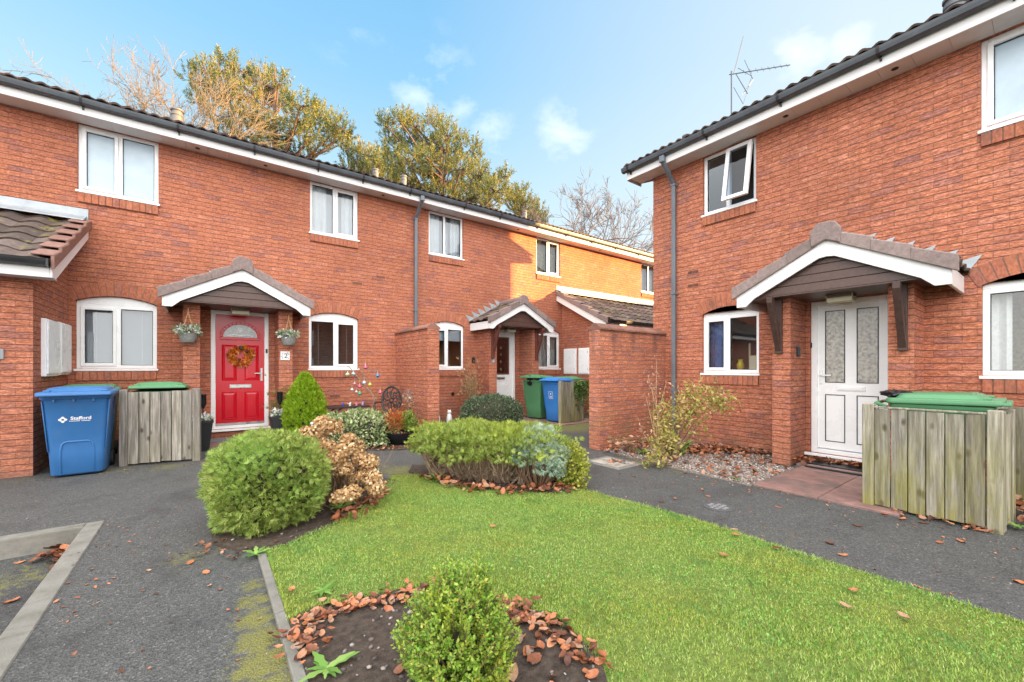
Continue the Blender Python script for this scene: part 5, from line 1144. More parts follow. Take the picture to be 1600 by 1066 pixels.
# nandina and mahonia by the right house
ND=m_leaf('nandina leaves',[(0,(.25,.25,.05)),(.4,(.42,.40,.09)),(.75,(.55,.50,.17)),(.9,(.62,.40,.22)),(1,(.60,.30,.20))],.3,.5,((.28,.34,.06),.52,.5),4.)
nd=thing('nandina_shrub','tall loose yellow-green shrub by the downpipe of the right house','shrub',(5.55,3.45,0)); b=MB(); lp=[];ld=[];ls=[]
def img3(px,py,dp): a=(px-800)/643; return np.array([(FX+a*FY)*dp,(FY-a*FX)*dp,H+(575-py)/643*dp])
base=np.array([5.35,3.40,.01])
for (px,py,dp,n,rad) in ((1085,612,5.9,70,.20),(1110,622,5.9,75,.20),(1125,635,5.8,60,.17),(1070,625,5.95,60,.18),(1095,640,5.8,70,.2),(1060,640,5.9,50,.16),(1042,650,5.8,45,.15),(1080,655,5.8,45,.17),(1050,668,5.7,45,.14),(1030,690,5.6,80,.15),(1040,700,5.5,80,.14),(1025,705,5.5,60,.12)):
    q=img3(px,py,dp)
    for s in range(3):
        e=q+rng.normal(size=3)*rad*.5; mid=base*.5+e*.5+np.array([0,0,.06])+rng.normal(size=3)*.03; b.tube([base+rng.normal(size=3)*np.array([.06,.06,0]),mid,e],[.007,.005,.002],4)
        for j in range(int(n*.85)):
            p=e+rng.normal(size=3)*rad*.45; lp.append(p); ld.append(rng.normal(size=3)+np.array([0,0,-.2])); ls.append(rng.uniform(.04,.08))
b.build('stems',MT['stem'],nd); npmesh('foliage',*place(*t_leaf(.42,.1),np.array(lp),np.array(ld),np.array(ls)),ND,nd)
sp=thing('bare_spiky_plant','thin pale dried stems with pinkish leaves against the stained garden wall','plant',(5.25,3.7,0)); b=MB(); lp=[];ld=[];ls=[]
for (px,py) in ((1026,562),(1042,595),(1008,615),(995,650),(1012,585),(1035,620),(1000,668),(1020,600)):
    e=img3(px,py,5.75); bs=np.array([5.28,3.55,.01])+rng.normal(size=3)*np.array([.05,.05,0]); mid=bs*.4+e*.6+rng.normal(size=3)*.03; b.tube([bs,mid,e],[.006,.005,.002],4)
    for j in range(16): f=rng.uniform(.45,1); p=mid*(1-f)+e*f+rng.normal(size=3)*.035; lp.append(p); ld.append(rng.normal(size=3)); ls.append(rng.uniform(.03,.06))
b.build('stems',m_plain('pale straw stems',(.50,.36,.22),.9,.2,20),sp); npmesh('leaves',*place(*t_leaf(.35,.1),np.array(lp),np.array(ld),np.array(ls)),m_leaf('pink dry leaves',[(0,(.45,.20,.12)),(.6,(.58,.32,.20)),(1,(.62,.45,.28))],.3),sp)
mh=thing('mahonia_plant','low spreading plant with pinkish brown leaves at the foot of the garden wall','plant',(5.15,4.0,0)); lp=[];ld=[];ls=[]; b=MB()
for k in range(12):
    a=2*PI*k/12+rng.normal()*.2; e=np.array([5.12+.32*math.cos(a),3.92+.26*math.sin(a),.17+.10*rng.uniform()]); bs=np.array([5.12,3.92,.01]); b.tube([bs,(bs+e)/2+np.array([0,0,.07]),e],[.006,.004,.002],4)
    for j in range(11): f=.3+.7*j/10; p=bs*(1-f)+e*f+np.array([0,0,.07*math.sin(PI*f)]); s=1 if j%2 else -1; lp.append(p); ld.append(np.array([-math.sin(a)*s,math.cos(a)*s,.3])+.3*np.array([math.cos(a),math.sin(a),0])); ls.append(.085)
b.build('stems',MT['stem'],mh); npmesh('leaves',*place(*t_leaf(.36,.1),np.array(lp),np.array(ld),np.array(ls)),m_leaf('bronzed leaves',[(0,(.16,.16,.05)),(.4,(.40,.20,.12)),(1,(.58,.33,.22))],.25),mh)
rosette('leaf_tuft','green primula leaves at the foot of the spiky plant by the garden wall',5.2,3.75,.02,10,.16,None,.9)
rosette('leaf_tuft','fresh green leaves in the middle of the loose shrub by the downpipe',5.62,3.35,.02,12,.24,None,1.6)

# ------------------------------------------------------------------ things by the doors
def lathe_thing(name,label,cat,prof,c,mat,part='pot',n=20):
    t_=thing(name,label,cat,c); b=MB(); b.lathe(prof,c,n); b.build(part,mat,t_,smooth=True); return t_
PW=m_leaf('white flowers',[(0,(.45,.50,.42)),(.4,(.72,.74,.70)),(1,(.85,.84,.82))],.2); GL=m_leaf('grey green leaves',[(0,(.10,.18,.08)),(.5,(.24,.33,.18)),(1,(.45,.52,.36))],.2)
def planter(label,x,y,sol):
    t_=thing('planter',label,'planter',(x,y,0)); b=MB(); b.loft([rrect(.14,.14,z,.01) if 0 else [(x+p[0],y+p[1],p[2]) for p in rrect(w,w,z,.015)] for w,z in ((.17,.0),(.27,.44),(.29,.44),(.29,.47),(.25,.47),(.24,.43))]); b.build('pot',m_plain('black woven planter',(.018,.018,.02),.6,.4,80,.006,90),t_)
    n=130; P=np.column_stack([x+rng.uniform(-1,1,n)*.11,y+rng.uniform(-1,1,n)*.11,.47+rng.uniform(0,.11,n)]); npmesh('blossoms',*place(*t_leaf(.7,.1),P,rng.normal(size=(n,3))+[0,0,.6],rng.uniform(.03,.055,n)),PW,t_); 
    n=70; P=np.column_stack([x+rng.uniform(-1,1,n)*.12,y+rng.uniform(-1,1,n)*.12,.45+rng.uniform(0,.08,n)]); npmesh('leaves',*place(*t_leaf(.5,.1),P,rng.normal(size=(n,3))+[0,0,.8],rng.uniform(.04,.07,n)),GL,t_)
    s=thing('solar_torch',sol,'garden light',(x+.01,y-.03,.45)); b=MB(); b.tube([(x+.01,y-.03,.40),(x+.01,y-.03,.68)],.008,6); b.build('stake',MT['black'],s); b=MB(); b.lathe([(.012,.66),(.042,.73),(.046,.74),(.042,.86),(.046,.865),(.046,.885),(.02,.89)],(x+.01,y-.03,0),10); b.build('lantern',MT['black'],s,smooth=True)
planter('tall black planter with white flowers between the grey screen and the red door',-.035,8.10,'black solar torch in the planter left of the red door')
planter('tall black planter with white flowers between the red door and lime conifer',1.03,8.16,'black solar torch in the planter right of the red door')
def basket(label,x,y,z):
    t_=thing('hanging_basket',label,'hanging basket',(x,y,z)); b=MB(); b.lathe([(.02,z-.15),(.085,z-.145),(.115,z-.08),(.122,z),(.112,z),(.10,z-.05)],(x,y,0),16); b.build('pot',MT['potgrey'],t_,smooth=True)
    b=MB(); 
    for k in range(4): a=PI/4+PI/2*k; b.tube([(x+.11*math.cos(a),y+.11*math.sin(a),z),(x+.0,y,z+.335)],.006,4)
    b.tube([(x,y,z+.33),(x,y,z+.40)],.007,4); b.build('ropes',MT['rope'],t_)
    P,N=mound(380,(x,y,z+.03),(.15,.15,.09),-.4,2.,.2,.5,1.1); npmesh('leaves',*fans(P[:150],N[:150],t_fan(3,.2,60,.2),.04,.08,.3,.5),GL,t_); npmesh('blossoms',*fans(P[150:],N[150:],t_leaf(.8,.1),.025,.045,.3,.5),PW,t_)
    b=MB(); b.tube([(x,YA-.551,z+.40),(x,y,z+.41)],.006,5); b.build('hook',MT['black'],t_)
basket('white-flowered hanging basket left of the red door',-.215,8.30,1.85); basket('white-flowered hanging basket right of the red door, above the number tile',1.20,8.30,1.85)
# wreath on the red door
wr=thing('door_wreath','autumn wreath of orange leaves on the red door','wreath',(.525,8.99,1.53)); n=230; a=rng.uniform(0,6.28,n); r=.13+rng.normal(size=n)*.028; P=np.column_stack([.525+r*np.cos(a),YA+.052-rng.uniform(.0,.05,n),1.53+r*np.sin(a)])
D=np.column_stack([np.cos(a)*.6+rng.normal(size=n)*.6,-.35+rng.normal(size=n)*.2,np.sin(a)*.6-.25+rng.normal(size=n)*.6])
npmesh('leaves',*place(*t_fan(4,.35,110,.1,.6),P,D,rng.uniform(.05,.095,n)),m_leaf('orange wreath leaves',[(0,(.40,.07,.01)),(.3,(.72,.17,.02)),(.7,(.85,.32,.05)),(.92,(.85,.50,.14)),(1,(.12,.03,.02))],.2),wr)
b=MB(); b.ball((.535,YA+.0,1.66),.045,10,6); b.ball((.62,YA+.01,1.60),.03,8,5); b.ball((.50,YA-.0,1.45),.03,8,5); b.build('cones',MT['bracket'],wr,smooth=True)
b=MB(); b.lathe([(.105,0),(.115,.02),(.13,.02),(.14,0)],(0,0,0),4) if False else b.tube([(.525+.13*math.cos(2*PI*k/18),YA+.045,1.53+.13*math.sin(2*PI*k/18)) for k in range(19)],.012,6); b.build('ring',MT['stem'],wr)
b=MB(); b.box(-.35,1.35,8.30,8.90,-.02,.06); b.box(-.05,.15,8.1,8.28,-.02,.07); tag(b.build('doorstep',MT['slab'],None,.006),'low red slab step below the red door','step')
b=MB(); b.box(.02,.98,8.42,8.80,.0605,.072)
for k in range(8): b.box(.05+k*.115,.14+k*.115,8.43,8.79,.072,.078)
tag(b.build('door_mat',m_plain('grey rubber mat',(.16,.17,.18),.8,.2,30),None,.003),'grey ribbed mat below the red front door','door mat')
b=MB(); b.box(6.38,6.66,1.22,2.06,.035,.05); b.box(6.20,6.24,1.18,2.0,.022,.045); tag(b.build('drain_channel',MT['black'],None,.004),'black drain slot along the white door threshold','drain')
# iron furniture
ch=thing('iron_chair','black cast iron chair with pierced oval back beside the brick garden wall','chair',(2.86,7.83,0),'black iron garden chairs')
b=MB(); C0=(2.86,7.83)
def CT(x,y,z): # chair faces -x-ish toward the table
    a=R(236); return (2.86+x*math.cos(a)-y*math.sin(a),7.83+x*math.sin(a)+y*math.cos(a),z)
b=MB(CT); n=20; oval=[(-.20-.04*math.sin(2*PI*k/n),.185*math.cos(2*PI*k/n),.66+.26*math.sin(2*PI*k/n)) for k in range(n+1)]; b.tube(oval,.020,6)
for k in range(9):
    a=2*PI*k/9; b.tube([(-.20,.03*math.cos(a),.66+.03*math.sin(a)),(-.205,.10*math.cos(a+.5),.66+.13*math.sin(a+.5)),(-.20-.04*math.sin(a),.18*math.cos(a),.66+.25*math.sin(a))],.015,5); b.tube([(-.20+.0,.13*math.cos(a+.35)+.03*math.cos(q),.66+.14*math.sin(a+.35)+.035*math.sin(q)) for q in np.linspace(0,6.28,8)],.010,5)
b.build('backrest',MT['iron'],ch,smooth=True)
b=MB(CT); b.lathe([(.21,.40),(.225,.41),(.225,.43),(.21,.435),(.05,.43)],(0,0,0),18)
b.build('seat',MT['iron'],ch,smooth=True)
for sx,sy in ((1,1),(1,-1),(-1,1),(-1,-1)):
    b=MB(CT); b.tube([(.14*sx,.14*sy,.41),(.20*sx,.18*sy,.28),(.15*sx,.15*sy,.12),(.20*sx,.19*sy,.0)],[.016,.014,.012,.014],6); b.build('leg',MT['iron'],ch,smooth=True)
for s in (-1,1):
    b=MB(CT); b.tube([(-.19,.19*s,.62),(0,.25*s,.64),(.14,.24*s,.60),(.17,.21*s,.50),(.10,.20*s,.43)],.013,6); b.build('armrest',MT['iron'],ch,smooth=True)
c2=copy_tree(ch); c2.location=(1.86,8.42,0); c2.rotation_euler=(0,0,R(-60)); c2['label']='black cast iron chair mostly hidden behind the lime conifer'
tb=thing('iron_table','low black iron table with scrolled legs under the window','table',(2.21,8.36,0)); b=MB(); b.box(1.82,2.60,8.16,8.56,.545,.562); b.box(1.81,2.61,8.15,8.57,.535,.5455); b.build('table_top',MT['iron'],tb,.006)
for sx,sy in ((-1,-1),(-1,1),(1,-1),(1,1)):
    b=MB(); x,y=2.21,8.36; b.tube([(x+sx*.12,y+sy*.15,.53),(x+sx*.24,y+sy*.15,.47),(x+sx*.28,y+sy*.16,.36),(x+sx*.22,y+sy*.15,.22),(x+sx*.28,y+sy*.16,.01)],.014,6); b.build('leg',MT['iron'],tb,smooth=True)
orn=[('small blue bird ornament on the iron table',2.13,(.05,.08,.35)),('small white ornament on the iron table',2.26,(.75,.75,.74)),('small pink ornament on the iron table',2.38,(.62,.20,.30)),('small lilac ornament at the right end of the iron table',2.50,(.42,.30,.50))]
for lb_,x,cc in orn:
    b=MB(); b.lathe([(.022,.562),(.025,.57),(.016,.578)],(x,8.30,0),10); b.ball((x,8.30,.597),.024,10,6); b.ball((x+.008,8.288,.625),.013,8,5); b.beam((x-.02,8.30,.60),(x-.05,8.30,.618),.014,.008); tag(b.build('table_ornament',m_plain('ornament',cc,.35,.1,20),None,smooth=True),lb_,'ornament')
# tub with bare branch and glass baubles
tub=thing('tub','black tub holding a bare branch beside the iron chair','pot',(2.62,8.22,0)); b=MB(); b.lathe([(.13,.0),(.17,.32),(.205,.335),(.205,.365),(.165,.36),(.16,.32)],(2.62,8.22,0),18); b.lathe([(.16,.33),(.01,.335)],(2.62,8.22,0),18,1); b.build('pot',[MT['potblack'],MT['soil']],tub,smooth=True)
br=thing('bare_branch','bare pale branch leaning out of the black tub','branch',(2.62,8.22,.34)); b=MB(); BR=lambda px,py: tuple(img3(px,py,8.05)); pts=[(2.62,8.22,.30),BR(586,624),BR(578,611),BR(568,603),BR(560,590),BR(553,582),BR(546,574)]
b.tube(pts,[.016,.014,.013,.011,.010,.008,.006],6); 
for q in ([BR(578,611),BR(573,592),BR(562,578),BR(557,576)],[BR(573,592),BR(578,600)],[BR(568,603),BR(567,572),BR(570,566)],[BR(567,578),BR(585,579),BR(590,578)],[BR(546,574),BR(541,571)],[BR(553,582),BR(546,578),BR(541,582)],[BR(586,624),BR(592,612),BR(593,605)],[BR(560,590),BR(553,594),BR(549,600)],[BR(553,594),BR(557,600)]): b.tube(q,[.007]+[.005]*(len(q)-2)+[.003],5)
b.build('wood',MT['bark'],br,smooth=True)
BC={'pink':(.70,.10,.20),'blue':(.05,.20,.40),'yellow':(.65,.50,.05),'green':(.04,.32,.18),'clear':(.55,.60,.62),'pale green':(.55,.60,.30),'pale blue':(.40,.58,.68),'rose':(.62,.18,.25)}
for col,lab,px,py,s in (('pink','pink glass bauble at the top of the bare branch',571,574,1.15),('blue','dark blue glass bauble on the right of the bare branch',590,587,1.1),('pale green','pale green glass bauble at the upper left of the bare branch',543,585,1.1),('pale blue','pale blue glass bauble next to the pale green one',552,584,1),('rose','rose glass bauble low on the left of the bare branch',554,600,.9),('pink','pink glass bauble in the middle below the bare branch',562,604,1),('clear','clear glass bauble hanging from the fork of the bare branch',569,598,1),('yellow','yellow glass bauble under the right fork of the bare branch',578,601,1),('clear','clear glass bauble at the lower left under the bare branch',550,609,.9),('green','green glass bauble lowest under the bare branch',562,615,1.05),('pink','deep pink glass bauble by the chair back',594,613,1),('clear','small clear glass bauble beside the green one',557,612,.7)):
    p=img3(px,py,8.04); b=MB(); k=.036*s; b.lathe([(.002,k*1.6),(k*.30,k*1.45),(k*.30,k*.9)],tuple(p),8,1); b.lathe([(k*.3,k*.9),(k*.85,k*.35),(k,-.1*k),(k*.7,-k*.75),(k*.1,-k*1.05)],tuple(p),12); b.tube([p+[0,0,k*1.6],p+[0,0,k*1.6+.05]],.0025,4,1)
    tag(b.build('bauble',[m_plain('bauble '+col,BC[col],.12,.15,40,spec=.8),MT['silver']],None,smooth=True),lab,'bauble','glass baubles on the bare branch')
# bowl pot with red and green foliage
bp=thing('bowl_pot','black bowl pot of red and green foliage at the path edge','plant pot',(2.66,6.76,0)); b=MB(); b.lathe([(.14,.0),(.20,.03),(.265,.14),(.285,.20),(.30,.205),(.30,.225),(.26,.225),(.24,.19),(.01,.19)],(2.66,6.76,0),24); b.build('pot',MT['potblack'],bp,smooth=True)
P,N=mound(1500,(2.65,6.76,.33),(.30,.26,.24),-.5,2.,.2,.4,1.08); k=P[:,0]*.8-P[:,1]*.6; kk=k<np.median(k)+.08
npmesh('red_leaves',*fans(P[kk],N[kk],t_leaf(.42,.1),.035,.07,.4,.6),m_leaf('red orange leaves',[(0,(.28,.06,.03)),(.4,(.55,.15,.05)),(.8,(.70,.28,.09)),(1,(.40,.36,.08))],.3),bp); npmesh('green_leaves',*fans(P[~kk],N[~kk],t_leaf(.42,.1),.035,.07,.4,.6),m_leaf('green leaves',[(0,(.07,.17,.02)),(.5,(.17,.30,.04)),(1,(.40,.42,.08))],.3),bp)
fl_=thing('blue_flower_pot','pale blue flower cluster between the variegated bush and bowl pot','flower pot',(2.62,7.25,0)); b=MB(); b.lathe([(.08,0),(.11,.22),(.12,.23),(.10,.23)],(2.62,7.25,0),14); b.build('pot',MT['potblack'],fl_,smooth=True); P,N=mound(150,(2.62,7.25,.31),(.13,.13,.10),-.5); npmesh('blossoms',*fans(P,N,t_leaf(.9,.1),.03,.05),m_leaf('blue petals',[(0,(.10,.28,.36)),(1,(.42,.66,.74))],.2),fl_)
fg=thing('flower_trough','low black pot with a small pink and white stake ornament by the lime conifer','flower pot',(1.42,7.45,0)); b=MB(); b.lathe([(.10,0),(.14,.12),(.15,.12),(.12,.12),(.01,.11)],(1.42,7.45,0),14); b.build('pot',MT['potblack'],fg,smooth=True); b=MB(); b.tube([(1.42,7.45,.1),(1.42,7.45,.36)],.012,6); b.ball((1.42,7.45,.38),.026,10,6); b.ball((1.42,7.43,.30),.03,8,5,1); b.build('stake_ornament',[MT['white'],m_plain('pink print',(.6,.15,.25),.5)],fg,smooth=True)
P,N=mound(220,(1.42,7.45,.14),(.15,.15,.07),-.2); npmesh('leaves',*fans(P,N,t_leaf(.6,.1),.03,.05),WD,fg)
n=420; u=rng.normal(size=(n,3)); P=np.array([1.14,8.42,.62])+u*np.array([.10,.08,.15]); xb=thing('olive_bush','dull olive feathery bush between the right porch pier and lime conifer','bush',(1.14,8.3,0)); npmesh('foliage',*place(*t_fan(5,.1,70,.15),P,u*.4+[0,0,.8],rng.uniform(.05,.09,n)),m_leaf('olive sprays',[(0,(.13,.11,.03)),(.6,(.26,.22,.06)),(1,(.38,.30,.10))],.2),xb); b=MB(); b.tube([(1.14,8.42,0),(1.14,8.42,.6)],.012,5); b.build('stem',MT['stem'],xb)
wd=thing('wire_flower','twisted wire flower ornament on a stem by the garden wall','ornament',(3.2,7.35,0)); b=MB(); c=img3(638,618,7.7)
b.tube([(c[0],c[1],0),tuple(c)],.006,5)
for k in range(6):
    a=2*PI*k/6; b.tube([c+np.array([math.cos(q)*.045+math.cos(a)*.07,0,math.sin(q)*.045+math.sin(a)*.07]) for q in np.linspace(0,6.28,10)],.004,4)
b.build('wire',MT['potgrey'],wd)
P=np.array([c+[rng.normal()*.06,rng.normal()*.05,-.12+rng.normal()*.07] for _ in range(60)]); npmesh('dry_leaves',*place(*t_leaf(.5,.1),P,rng.normal(size=(60,3)),rng.uniform(.03,.06,60)),m_leaf('dry seed heads',[(0,(.35,.22,.10)),(1,(.60,.45,.28))],.2),wd)
gr_=thing('dry_grass_plant','beige feathery dry plant against the wall left of the number 3 door','plant',(5.05,8.35,0)); n=420; u=rng.normal(size=(n,3)); c=img3(737,608,9.7); P=c+u*np.array([.12,.10,.26]); npmesh('foliage',*place(*t_fan(5,.08,60,.15),P,u*.3+[0,0,.9],rng.uniform(.06,.12,n)),m_leaf('beige sprays',[(0,(.28,.17,.09)),(.6,(.48,.33,.17)),(1,(.55,.45,.22))],.25),gr_); b=MB()
for k in range(20): b.tube([(c[0]+rng.normal()*.04,c[1]+rng.normal()*.04,0),tuple(c+rng.normal(size=3)*np.array([.1,.1,.2]))],.004,4)
b.build('stems',MT['stem'],gr_)
for i,(px,lab) in enumerate(((683,'white rabbit ornament at the foot of the brick garden wall'),(702,'white owl ornament right of the white rabbit'))):
    p=img3(px,648,8.35); b=MB(); x,y=p[0],p[1]; b.lathe([(.045,0),(.06,.06),(.058,p[2]-.06),(.042,p[2]+.0),(.034,p[2]+.02)],(x,y,0),12); b.ball((x,y,p[2]+.05),.042,10,6)
    for s in (-1,1): b.tube([(x+s*.018*FY,y-s*.018*FX,p[2]+.07),(x+s*.028*FY,y-s*.028*FX,p[2]+.15-.045*i)],[.014,.006],6)
    o=b.build('garden_ornament',m_plain('white stone',(.68,.68,.66),.6,.1,20),None,smooth=True); tag(o,lab,'ornament')
# covers in the tarmac
mc=thing('manhole_cover','pale rectangular concrete manhole cover in the path by the garden wall','manhole cover',(4.47,3.70,0)); b=MB(); b.box(4.22,4.74,3.39,4.01,-.02,.006); b.build('frame',MT['conc'],mc,.004); b=MB(); b.box(4.30,4.66,3.47,3.93,.0,.010); b.build('lid',m_plain('rusty cover',(.38,.35,.30),.85,.15,8,.004,60,dirt=((.13,.07,.04),5,.5,.9)),mc,.003)
tag(npmesh('leaf_litter',*join(*litter(np.array([4.52,3.68])+rng.normal(size=(16,2))*.06,.012,.03,.04,.07,.3)),MT['dead']),kind='stuff')
x,y=invimg(1122,793); dc=thing('drain_cover','small round iron grid set in the dark path','drain cover',(x,y,0)); b=MB(); b.lathe([(.125,.001),(.125,.006),(.10,.008)],(x,y,0),20); b.build('frame',m_plain('worn tar',(.085,.085,.085),.7),dc); b=MB()
for i in range(4):
    for j in range(4):
        q=(i-1.5)*.045,(j-1.5)*.045
        if math.hypot(*q)<.09: b.box(x+q[0]-.016,x+q[0]+.016,y+q[1]-.016,y+q[1]+.016,.006,.013)
b.build('grid',m_plain('worn iron',(.22,.22,.23),.45,.2,20),dc,.002)
# ------------------------------------------------------------------ trees
def grow(b,tips,p,d,L,r,depth,spread,up,rs,minr=.012,n=5,seg=3,kids=(2,4),shrink=.72):
    pts=[p];rr=[r];q=np.array(p);dd=np.array(d,float)
    for k in range(seg):
        dd=dd+rs.normal(size=3)*.16+np.array([0,0,up]); dd/=np.linalg.norm(dd); q=q+dd*L/seg; pts.append(q.copy()); rr.append(max(minr,r*(1-.42*(k+1)/seg)))
    b.tube([tuple(x) for x in pts],rr,n if r>.05 else 4,cap=False)
    if depth==0: tips.append((q,dd)); return
    for k in range(rs.integers(*kids)):
        i=rs.integers(1,seg+1) if k else seg; ax=rs.normal(size=3); ax-=dd*ax.dot(dd); ax/=np.linalg.norm(ax); s=spread*rs.uniform(.55,1.25); nd=dd*math.cos(s)+ax*math.sin(s)
        grow(b,tips,pts[i],nd,L*shrink*rs.uniform(.75,1.15),max(minr,rr[i]*(.72 if k else .85)),depth-1,spread,up,rs,minr,n,seg,kids,shrink)
def at(px,dp): a=(px-800)/643; return (FX+a*FY)*dp,(FY-a*FX)*dp
def bare(label,px,dp,limbs,mat,seed,minr,depth=5,kids=(2,4),group='trees behind the houses'):
    x,y=at(px,dp); rs=np.random.default_rng(seed); t_=thing('bare_tree',label,'tree',(x,y,0),group); rt=Vector((FY,-FX,0)); b=MB(); zt=limbs[0][4]
    b.tube([(x,y,-.2),(x+.1,y,zt*.5),(x,y,zt)],[.5,.38,.30],10); b.build('trunk',mat,t_,smooth=True)
    b=MB(); tips=[]
    for (dx,dz,L,r,z0) in limbs:
        d=np.array(rt*dx+Vector((0,0,dz)))+rs.normal(size=3)*.12; d/=np.linalg.norm(d); grow(b,tips,np.array((x,y,z0)),d,L,r*.72,depth,.50,.03,rs,minr,6,4,kids,.70)
    b.build('crown',mat,t_,smooth=True); return t_
MT['barkl']=m_plain('pale bark',(.20,.155,.10),.9,.3,3)
bare('leafless tree with pale sunlit branches behind the left roof',265,22,[(-1.2,.62,4.7,.17,8.4),(-.7,.9,4.0,.16,9.0),(-.25,1,3.9,.17,9.5),(.35,1,3.6,.14,9.2),(-.5,1.1,3.9,.13,9.6),(.9,.6,3.4,.13,8.4),(-1.25,.5,3.3,.12,8.2),(.1,1,3.3,.10,10),(-.95,.8,4.4,.12,8.6),(.6,.8,3.4,.11,8.8)],MT['barkl'],11,.0078,5,(3,5))
bare('leafless grey tree behind the far end of the terrace',905,30,[(-.7,.9,2.7,.14,7.9),(-.2,1,2.9,.15,8.1),(.4,1,2.8,.14,8.1),(.9,.6,3.0,.13,7.6),(1.3,.4,3.2,.10,7.2),(-.9,.4,2.6,.1,7.5),(.1,1,2.6,.1,8.2)],MT['barkg'],5,.011,5,(2,5))
PN=m_leaf('pine needles',[(0,(.045,.08,.028)),(.35,(.105,.145,.045)),(.7,(.22,.235,.065)),(.92,(.38,.335,.10)),(1,(.46,.33,.10))],.25,.5,((.38,.29,.06),.54,.5),.35)
def pine(label,px,dp,clumps,seed,z0=4.,group='trees behind the houses',nt=60):
    """clumps: (picture x, picture y, radius m) of foliage masses, hung on limbs from one trunk"""
    x,y=at(px,dp); rs=np.random.default_rng(seed); t_=thing('pine_tree',label,'tree',(x,y,0),group); ztop=max(H+(575-c[1])/643*dp for c in clumps)-.4
    b=MB(); b.tube([(x,y,-.2),(x+.2,y,ztop*.45),(x,y+.1,ztop*.8),(x,y,ztop)],[.42,.32,.16,.04],8); b.build('trunk',MT['barkp'],t_,smooth=True)
    b=MB(); TP=[];TD=[]
    for (cx,cy,r) in clumps:
        dd=dp+rs.normal()*1.3; ax,ay=at(cx,dd); c=np.array([ax,ay,H+(575-cy)/643*dd]); hz=max(z0,c[2]-1.3-.35*math.hypot(ax-x,ay-y)); hz=min(hz,ztop); s=np.array([x,y,hz]); m=(s+c)/2+np.array([0,0,-.25]); b.tube([s,m,c],[.10,.075,.03],5,cap=False)
        for k in range(int(nt*r*r)+10):
            u=rs.normal(size=3); u/=np.linalg.norm(u); rad=r*rs.uniform(.35,1)**.6; p=c+u*rad*np.array([1,1,.8]); TP.append(p); d=u*.7+np.array([0,0,.85])+rs.normal(size=3)*.25; TD.append(d+np.array([0,0,.35]))
            if k%3==0: b.tube([c+(p-c)*.15,p],[.025,.012],4,cap=False)
    b.build('limbs',MT['barkp'],t_)
    # each tuft: needles brushed along a short shoot, like a bottle brush
    P=np.array(TP); D=np.array(TD); D/=np.linalg.norm(D,axis=1,keepdims=True); n=len(P); K=44; sh=rs.uniform(.40,.75,n); f=rs.uniform(0,1,(n,K)); PP=(P[:,None,:]+D[:,None,:]*(f*sh[:,None])[:,:,None]).reshape(-1,3)
    DD=np.repeat(D,K,0)*.75+rs.normal(size=(n*K,3))*.62; npmesh('crown',*place(*t_leaf(.18,.03),PP,DD,rs.uniform(.12,.20,n*K)),PN,t_); return t_
pine('broad dark pine behind the bare pale tree and left roof',430,26,[(305,128,.75),(322,112,.7),(345,112,.8),(355,95,.55),(372,128,.8),(395,125,.6),(385,150,.9),(412,118,.55),(420,140,.8),(435,130,.6),(440,158,.8),(412,165,.8),(350,140,.8),(330,150,.8),(365,165,.7),(470,165,.7),(490,178,.8),(465,190,.7),(510,185,.7),(530,200,.7),(540,212,.5),(500,205,.8),(520,222,.6),(480,215,.7),(455,205,.6),(400,195,.7),(425,205,.8),(440,230,.7),(380,190,.7),(345,185,.7),(310,160,.5),(495,235,.6),(535,225,.4),(470,245,.7),(420,235,.9),(360,215,.8),(380,235,.9)],21)
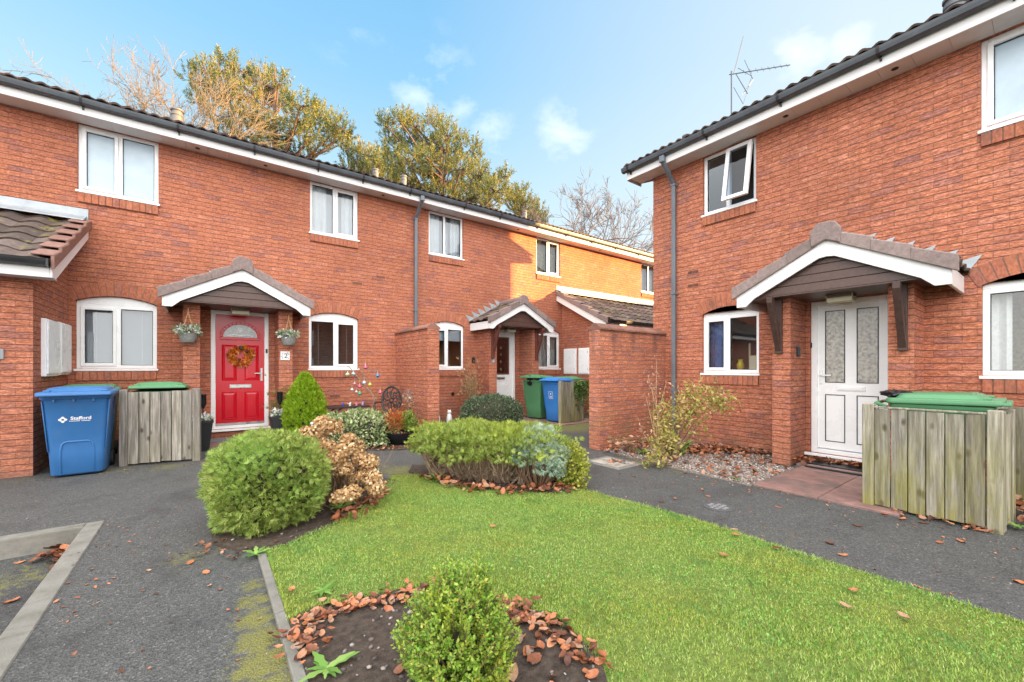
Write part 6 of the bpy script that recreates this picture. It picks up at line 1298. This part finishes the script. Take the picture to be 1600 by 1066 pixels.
pine('golden-green pine behind the middle of the terrace roof',690,28,[(602,195,.5),(608,215,.6),(625,190,.45),(637,187,.55),(648,200,.6),(675,190,.6),(690,200,.6),(700,215,.6),(640,220,.9),(665,225,.9),(690,235,.9),(620,235,.8),(610,260,.8),(640,255,1.),(670,260,1.1),(705,250,.9),(722,225,.5),(720,265,.9),(745,250,.5),(748,272,.8),(735,290,.9),(700,285,1.1),(665,290,1.1),(630,285,1.),(605,285,.8),(762,290,.7),(780,283,.5),(790,275,.35),(775,300,.8),(750,310,.9),(720,310,1.),(690,315,1.),(655,310,1.),(625,300,.9),(785,310,.6),(598,240,.4),(740,228,.35),(765,320,.8)],22,nt=74)
pine('lower dark pine between the two tall pines',575,27,[(548,240,.5),(560,250,.6),(575,243,.5),(585,255,.6),(590,270,.7),(565,268,.7),(545,262,.6),(575,280,.8),(555,275,.6),(600,262,.5)],23)
pine('small dark pine right of the golden-green pine',815,31,[(815,298,.4),(808,310,.6),(822,315,.6),(835,328,.6),(815,328,.8),(830,342,.8),(806,325,.6),(845,340,.5),(800,312,.4),(820,350,.8),(842,352,.6)],24)
# out of view: tree mirrored in panes, and houses added to shade the court
tr=pine('tall pine beyond the left end of the terrace, outside the picture',-1500,14,[(-1500,100,2.2),(-1900,200,2),(-1200,250,1.8),(-1500,300,2.2),(-1700,0,1.8)],25,nt=20)
W=Vector((.640,.768,0)); S=SUN
def shade_house(label,w0,w1,L,hz,ridge,depth=8.):
    """an unseen house shape added towards the sun to block it, square to the light"""
    c=Vector((0,9,0))+W*0; 
    def T(a,b_,z): p=W*(a-9*.768)+Vector((0,9,0))+S*(L+b_); return (p.x,p.y,z)
    t_=thing('brick_house',label,'house',T((w0+w1)/2,0,0)); b=MB(T); b.box(w0,w1,0,depth,0,hz); b.build('wall',MT['brick'],t_)
    b=MB(T); b.prism([(-.4,hz),(depth+.4,hz),(depth/2,ridge)],w0-.3,w1+.3,'x'); b.build('roof',MT['roof'],t_)
    for k in range(4):
        b=MB(T); x=w0+(w1-w0)*(k+.5)/4; b.box(x-.5,x+.5,-.04,.0,3.2,4.4); b.box(x-.5,x+.5,-.04,.0,.9,2.1); b.build('window',MT['upvc'],t_)
shade_house('taller unseen house shape added to shade the court',-14,10.9,24,5.6,8.2)
shade_house('lower unseen house shape added to shade the foot of the terrace',11.6,26,26,4.4,5.55)
